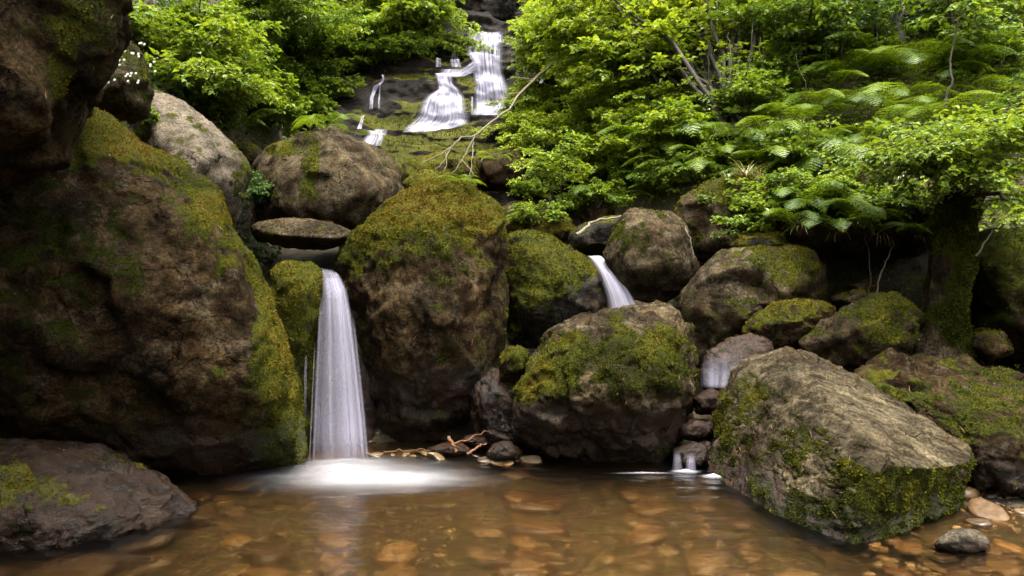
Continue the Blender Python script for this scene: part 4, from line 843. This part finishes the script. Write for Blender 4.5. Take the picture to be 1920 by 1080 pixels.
nn = np.array([fbm(V_ * np.array([9, 9, 2.5]), 4), fbm(V_ * 9 + 5, 4), V_[:, 0] * 0]).T; V_ = V_ + .07 * nn
T_ = np.concatenate([Q_[:, [0, 1, 2]], Q_[:, [0, 2, 3]]]); T_ = T_[:, ::-1] if (vnormals(V_, T_)[:40] * (V_[:40] - V_[:40].mean(0))).sum() < 0 else T_
mk = sstep(-.1, .4, fbm(V_ * 2.5, 4) + .5 + .5 * (V_[:, 0] - V_[:, 0].mean()) / .15 + .1); tn = .5 + .3 * fbm(V_ * 5, 3)
bk = link('trunk_bark', mesh_np('trunk_bark', V_ - tb, T_, {'moss': mk, 'wet': V_[:, 0] * 0, 'tone': tn}), M['grey'], tr_)
moss_on(bk, V_, T_, mk, tn, 9000, .016, 9, origin=tb)

# ferns
def frond_mesh(seed, npair=22):
    r_ = np.random.default_rng(seed); acc = Acc(); t = np.linspace(0, 1, 14)
    lift, bend = .85 + .2 * r_.random(), .9 + .35 * r_.random()
    def axis(t): return np.stack([t * (1 - .12 * t), .06 * np.sin(t * 3 + seed), lift * t - bend * t ** 2 * .85], -1)
    V, Q = tube(axis(t), np.linspace(.010, .002, 14), 3); acc.add(V, Q, .75)
    tp = np.linspace(.16, .985, npair); p0 = axis(tp); tg = nrm(axis(tp + .01) - axis(tp)); sd0 = nrm(np.cross(tg, UP)); nr0 = np.cross(sd0, tg)
    ln = .24 * np.sin(np.pi * np.clip(tp * .93 + .07, 0, 1) ** .75) ** .8 + .012
    for s in (-1, 1):
        ax = sd0 * s + tg * .42 - nr0 * .18 + .05 * r_.normal(size=(npair, 3))
        ax = nrm(ax)
        # lobed pinna: small leaflets along it
        m = 9; tl = (np.arange(m) + .4) / m
        pos = p0[:, None] + ax[:, None] * (ln[:, None] * tl)[..., None] - UP * (.10 * ln[:, None] * tl ** 2)[..., None]
        s2 = nrm(np.cross(ax, nr0))
        for q in (-1, 1):
            a2 = s2[:, None] * q + ax[:, None] * .9 + .1 * r_.normal(size=(npair, m, 3)); l2 = np.clip(ln[:, None] * (.30 * (1 - tl) + .10), .008, .026 - .010 * tl[None])
            nn_ = np.repeat(nr0[:, None], m, 1)
            a2 = nrm(a2); sdn = np.cross(nn_, a2); b = pos
            W = np.stack([b - sdn * l2[..., None] * .30, b + sdn * l2[..., None] * .30, b + a2 * l2[..., None]], 2).reshape(-1, 3)
            acc.add(W, np.arange(len(W)).reshape(-1, 3), np.repeat(np.clip(.5 + .2 * r_.normal(size=npair * m), 0, 1), 3))
    me = acc.mesh('frond', False); me.materials.append(M['fern']); return me
fr_m = [frond_mesh(s) for s in range(6)]
rf = random.Random(5)
def fern(px, py, size, label, group=None, n=8, t=None, dirs=None, tilt=0.):
    h, nn_ = hit(px, py, t)
    if h is None: return
    root = tag(empty('fern', h), label + (' ' + near(px, py) if group else ''), 'fern', group)
    for k in range(n):
        o = link('frond', fr_m[rf.randrange(6)], None, root); s = size * rf.uniform(.75, 1.15)
        a = (k + rf.uniform(-.3, .3)) * 6.283 / n if dirs is None else math.radians(rf.uniform(*dirs))
        s *= 1.3; o.scale = (s, s, s * rf.uniform(.7, 1.1)); o.rotation_euler = (rf.uniform(-.2, .2), rf.uniform(-.15, .2) + tilt, a)
LG = ('bright arching fern on the sunlit slope', 'ferns under the hazel')
for px, py, s in [(1095, 300, .75), (1060, 290, .6), (1130, 310, .7), (1165, 300, .6), (1215, 285, .7), (1250, 300, .6), (1190, 225, .6), (1280, 275, .7), (1020, 300, .6), (1240, 215, .6), (1150, 240, .6), (1330, 260, .6), (1215, 335, .45), (1270, 325, .5), (1310, 305, .5), (1100, 345, .45), (1350, 300, .5), (1080, 275, .6), (1120, 335, .5), (1160, 330, .5), (1230, 260, .6), (1300, 245, .6), (1110, 375, .4), (1170, 372, .4), (1230, 372, .4), (1070, 385, .35), (1300, 330, .45), (1040, 330, .5), (1180, 285, .6), (1000, 270, .5), (1260, 230, .6), (1370, 270, .55)]:
    fern(px, py, s, *LG)
LG = ('dark arching fern on the shaded slope', 'ferns on the shaded slope')
for px, py, s in [(1640, 130, .8), (1600, 150, .7), (1700, 140, .8), (1740, 150, .7), (1560, 170, .7), (1780, 170, .7), (1650, 210, .7), (1590, 220, .6), (1520, 210, .6), (1480, 240, .6), (1700, 220, .7), (1850, 190, .6), (1440, 270, .55), (1500, 290, .55), (1760, 240, .6), (1540, 270, .55), (1640, 270, .55), (1880, 120, .6), (1420, 200, .6), (1820, 230, .6), (1500, 385, .4), (1620, 395, .4), (1460, 345, .5), (1690, 395, .4), (1440, 320, .5), (1490, 425, .35), (1560, 430, .35), (1640, 440, .35), (1720, 445, .35), (1530, 400, .45), (1600, 415, .4)]:
    fern(px, py, s, *LG)
fern(1560, 305, .62, 'large fern drooping its fronds over the dark hollow', None, 11, tilt=.15)
fern(1590, 330, .42, 'pale dried fern hanging over the lip of the dark hollow', None, 6, dirs=(180, 330), tilt=.5)
fern(1180, 350, .42, 'small bright fern standing alone above the blocky grey boulder', None, 8)
LG = ('shaded fern on the cliff', 'ferns on the left cliff')
for px, py, s in [(470, 215, .55), (500, 230, .5), (530, 205, .5), (545, 245, .5), (450, 235, .45), (590, 215, .4), (430, 195, .5), (610, 240, .4)]:
    fern(px, py, s, *LG)
LG = ('tiny fern among mossy rocks', 'ferns below the cascade')
for px, py, s in [(985, 400, .2), (1000, 330, .35), (870, 345, .2), (930, 300, .3)]:
    fern(px, py, s, *LG)

# undergrowth: uncountable small leaves over both banks
def scatter(n, x0, x1, y0, y1, rs_):
    x = x0 + (x1 - x0) * rs_.random(n); y = y0 + (y1 - y0) * rs_.random(n)
    rr_ = poly_dist(x, y, RB); l_ = poly_dist(x, y, LB); k = (np.maximum(rr_, l_) > -.05) | (y > 17.5); return x[k], y[k]
def undergrowth(n, x0, x1, y0, y1, mat, size, tint, label, seed, per=5, hgt=.18):
    r_ = np.random.default_rng(seed); x, y = scatter(n, x0, x1, y0, y1, r_); z = ground_z(x, y); m = len(x)
    c = np.repeat(np.stack([x, y, z], 1), per, 0); k = len(c); a = r_.random(k) * 6.283
    pos = c + np.stack([.07 * r_.normal(size=k), .07 * r_.normal(size=k), hgt * r_.random(k) ** 1.3], 1)
    ax = np.stack([np.cos(a), np.sin(a), .2 + .4 * r_.normal(size=k)], 1); nr_ = UP + .5 * r_.normal(size=(k, 3))
    pn_ = fbm(np.stack([x, y, z], 1) * .9, 3); tn_ = np.clip(np.repeat(tint + .45 * pn_, per) + .2 * r_.normal(size=k), 0, 1)
    V, T, A = leaves(pos, ax, nr_, size * (.5 + r_.random(k)), .34, tn_)
    tag(link('undergrowth', mesh_np('undergrowth', V, T, {'tint': A}, False), M[mat]), label, 'undergrowth', kind='stuff')
undergrowth(19000, .8, 11, 5.6, 14, 'leaf_green', .06, .7, 'low mixed undergrowth carpeting the ferny slope', 71)
undergrowth(7000, -9, -2.5, 6, 16, 'leaf_deep', .075, .45, 'ivy and low plants carpeting the left cliff', 72, hgt=.12)
undergrowth(5000, -9, 9, 16, 27, 'leaf_green', .14, .45, 'leafy undergrowth on the hilltop behind the cascade', 73, hgt=.8)

# grass tufts
def grass(px, py, size, n, label, group=None, t=None, dry=.3, droop=.9):
    h = hit(px, py, t)[0]
    if h is None: return
    r_ = np.random.default_rng(int(px + py)); acc = Acc()
    for _ in range(n):
        a = r_.random() * 6.283; l = size * (.6 + .7 * r_.random()); t_ = np.linspace(0, 1, 6)[:, None]; d = np.array([math.cos(a), math.sin(a), 0]) * (.35 + .4 * r_.random())
        pts = d * l * t_ + UP * l * (t_ - droop * (.5 + .5 * r_.random()) * t_ ** 2) ; s = np.cross(d / np.linalg.norm(d), UP) * .0045 * (1 - t_ * .9)
        V = np.concatenate([pts - s, pts + s]); k = np.arange(5); acc.add(V, np.stack([k, k + 1, k + 7, k + 6], 1), np.clip((1 if r_.random() < dry else .35) + .15 * r_.normal(), 0, 1))
    tag(link('grass_tuft', acc.mesh('grass_tuft'), M['grass'], loc=h), label, 'grass', group)
for px, py, s, n in [(1400, 335, .32, 60), (1365, 340, .25, 40), (1425, 345, .28, 40)]: grass(px, py, s, n, 'drooping grass tuft on top of the herb topped mossy boulder', 'grass on the herb topped boulder')
for px, py, s, n in [(1670, 300, .45, 60), (1690, 350, .45, 60), (1650, 330, .4, 50), (1620, 300, .35, 40)]: grass(px, py, s, n, 'long drooping grass tuft on the lip of the dark hollow', 'grass at the hollow', droop=1.15)
for px, py in [(1500, 440), (1570, 450), (1650, 455), (1710, 455), (1620, 430), (1150, 380), (1220, 385), (1330, 320), (1480, 340), (1250, 345), (1540, 190), (1510, 240), (1560, 250)]: grass(px, py, .3, 40, 'dry brown grass tuft hanging on the ferny bank', 'dry grass on the bank', dry=.8, droop=1.2)
# small plants on the tilted boulder
shrub(228, 228, .10, 'leaf_green', .8, .035, 'little bright green leafy plant growing on the crest of the tilted boulder', None, 9, 'herb', 4, .06, .3)
shrub(276, 232, .07, 'leaf_lime', .5, .03, 'tiny lime green plant beside the pale boulder', None, 6, 'herb', 4, .05, .3)
shrub(492, 370, .22, 'leaf_deep', .9, .022, 'low cushion of tiny green leaves between the tilted and twin humped boulders', None, 26, 'herb', 10, .10, .5, .7)
grass(452, 375, .14, 30, 'small grass tuft at the edge of the cushion of tiny leaves', dry=.2)
# white flowers
fl = tag(empty('flowering_plant', hit(255, 150)[0]), 'sprig of tiny white flowers on the brown boulder under the overhang', 'flower'); o0 = np.array(fl.location); rs2 = np.random.default_rng(3)
acc = Acc(); ends = []
for px, py in [(272, 115), (280, 130), (268, 125), (285, 140), (262, 160), (275, 140), (150, 100), (160, 95), (240, 120), (250, 165), (228, 140), (205, 160), (258, 178)]:
    h = hit(px, py)[0]
    if h is None: continue
    if np.linalg.norm(h - o0) > 1.0: continue
    e = h + np.array([.02, -.10, .06]) + .02 * rs2.normal(size=3); V, Q = tube(bez(h - o0, (h + e) / 2 + UP * .03 - o0, e - o0, 5), .002, 3); acc.add(V, Q, .3); ends.append(e - o0)
link('stem', acc.mesh('stem'), M['grass'], fl)
for e in [q + .022 * rs2.normal(size=3) for q in ends for _ in range(4)]:
    k = 6; a = np.arange(k) * 1.05 + rs2.random(); c = e + .0005 * rs2.normal(size=(k, 3)); V, T, A = leaves(c, np.stack([np.cos(a), np.sin(a) * .3, np.sin(a)], 1), np.tile([0, -1., .3], (k, 1)), np.full(k, .012), .42, rs2.random(k))
    link('flower', mesh_np('flower', V, T, {'tint': A}, False), M['petal'], fl)

# fallen bare branch over the cascade foot
fb = P(1000, 160, 9.4); ro = tag(empty('fallen_branch', fb), 'long bare pale branch fallen across the foot of the cascade', 'branch')
def limb(pix, r0, r1, name='limb', parent=ro, mat='bark_pale', o=fb, Yd=0):
    pts = np.array([P(*q) for q in pix]); t = np.linspace(0, 1, len(pts)); tt2 = np.linspace(0, 1, len(pts) * 4)
    q = np.stack([np.interp(tt2, t, pts[:, k]) for k in range(3)], 1); q[1:-1] = (q[:-2] + q[1:-1] * 2 + q[2:]) / 4; q[1:-1] += .006 * rs2.normal(size=q[1:-1].shape)
    V, Q = tube(q - np.array(o), np.linspace(r0, r1, len(q)), 6); a = Acc(); a.add(V, Q); return link(name, a.mesh(name), M[mat], parent)
limb([(1040, 115, 9.6), (1000, 150, 9.4), (975, 175, 9.2), (955, 205, 9.0), (920, 230, 8.8), (890, 255, 8.6), (865, 258, 8.5), (845, 275, 8.4), (825, 290, 8.3), (790, 305, 8.2)], .019, .005)
for pix in [[(890, 252, 8.6), (875, 285, 8.4), (860, 310, 8.3), (842, 330, 8.2)], [(888, 258, 8.6), (885, 300, 8.4), (880, 330, 8.3), (862, 350, 8.2)], [(846, 275, 8.4), (835, 300, 8.3), (815, 318, 8.2)], [(975, 175, 9.2), (950, 178, 9.1), (930, 190, 9.0)], [(1000, 148, 9.4), (965, 145, 9.3), (950, 150, 9.2)], [(835, 285, 8.3), (838, 310, 8.2), (828, 330, 8.1)], [(865, 300, 8.3), (890, 325, 8.2), (872, 345, 8.2)]]:
    limb(pix, .0075, .0025, 'twig')
# other sticks and stems
for pix, r0, mt, lb, ct in [
    ([(1678, 110, 8.0), (1690, 70, 8.0), (1682, 40, 8.1), (1695, 10, 8.2), (1690, -40, 8.3)], .06, 'bark', 'leaning mossy trunk high on the ferny slope', 'trunk'),
    ([(1770, 200, 6.8), (1785, 150, 6.8), (1780, 110, 6.9), (1798, 40, 7.0), (1800, -30, 7.0)], .012, 'bark', 'thin dark curving stem on the ferny slope', 'stem'),
    ([(1760, 20, 8.0), (1785, 35, 8.0), (1800, 45, 7.9)], .012, 'bark_pale', 'short pale broken twig caught in the tree tangle', 'twig'),
    ([(1480, 30, 8.0), (1500, 5, 8.0), (1520, -30, 8.0)], .012, 'bark_pale', 'pale dead twig sticking out behind the hazel', 'twig'),
    ([(1800, 95, 7.4), (1850, 80, 7.4), (1910, 105, 7.3)], .010, 'bark', 'thin brown twig across the shaded tree', 'twig'),
    ([(1640, 580, 5.6), (1645, 530, 5.6), (1665, 480, 5.7), (1690, 440, 5.8)], .008, 'bark_pale', 'pale bent root hanging in the dark hollow', 'root'),
    ([(1628, 560, 5.6), (1634, 520, 5.6), (1620, 440, 5.7), (1615, 380, 5.8)], .006, 'bark', 'thin dark root hanging in the dark hollow', 'root'),
    ([(1830, 480, 5.0), (1865, 430, 5.0)], .008, 'bark_pale', 'pale stick leaning beside the mossy trunk', 'stick'),
    ([(1080, 440, 6.2), (1110, 416, 6.5), (1165, 405, 6.6)], .016, 'bark_pale', 'pale stick lying on the dark shelf rock', 'stick'),
    ([(1283, 425, 5.7), (1292, 440, 5.66), (1298, 465, 5.66), (1300, 485, 5.66)], .008, 'bark_pale', 'forked white twig hanging on the blocky grey boulder', 'twig'),
    ([(842, 820, 4.82), (850, 835, 4.75), (856, 848, 4.7)], .014, 'stick', 'bright orange piece of wet wood below the upright boulder', 'stick'),
    ([(850, 834, 4.85), (890, 818, 4.9), (935, 802, 4.95)], .008, 'stick', 'long brown stick below the upright boulder', 'stick'),
    ([(876, 852, 4.6), (895, 838, 4.65), (912, 832, 4.7)], .010, 'stick', 'orange twig leaning on the round dark stone', 'stick'),
    ([(720, 848, 4.95), (770, 843, 4.95), (840, 846, 4.9)], .007, 'stick', 'thin brown stick lying along the waterline of the upright boulder', 'stick')]:
    b = P(*pix[0]); limb(pix, r0, r0 * .5, {'trunk': 'leaning_tree', 'stem': 'dead_sapling'}.get(ct, ct), None, mt, b).location = b
    tag(bpy.context.scene.objects[-1] if False else list(COL.objects)[-1], lb, ct)

# thin bare stems among the slope plants
for px, py, dx, dy, rr0, mt in [(1340, 225, -12, -150, .016, 'bark'), (1362, 230, 6, -170, .013, 'bark_pale'), (1398, 228, 10, -190, .012, 'bark'), (1440, 190, -14, -120, .010, 'bark_pale'), (1470, 150, 8, -130, .012, 'bark'), (1515, 190, -20, -90, .008, 'bark_pale'),
        (1548, 150, 12, -120, .010, 'bark'), (1610, 240, 40, -70, .007, 'bark_pale'), (1500, 330, 18, -110, .007, 'bark'), (1655, 130, -14, -110, .010, 'bark'), (1860, 140, 40, -60, .007, 'bark_pale'), (1250, 330, 20, -80, .006, 'bark'), (1215, 330, -18, -70, .006, 'bark_pale'), (1580, 130, 8, -120, .014, 'bark')]:
    h = hit(px, py, tree_ground)[0]
    if h is None: continue
    Yh = h[1] - .25; pix = [(px, py + 6, h[1])] + [(px + dx * t + 5 * math.sin(t * 5 + px), py + dy * t, Yh - .15 * t) for t in (.25, .5, .75, 1)]
    b = P(*pix[0]); o = limb(pix, rr0, rr0 * .4, 'dead_sapling', None, mt, b); o.location = b
    tag(o, ('pale' if mt == 'bark_pale' else 'dark') + ' thin bare stem standing ' + near(px, py + dy / 2), 'sapling', 'bare stems on the slope')
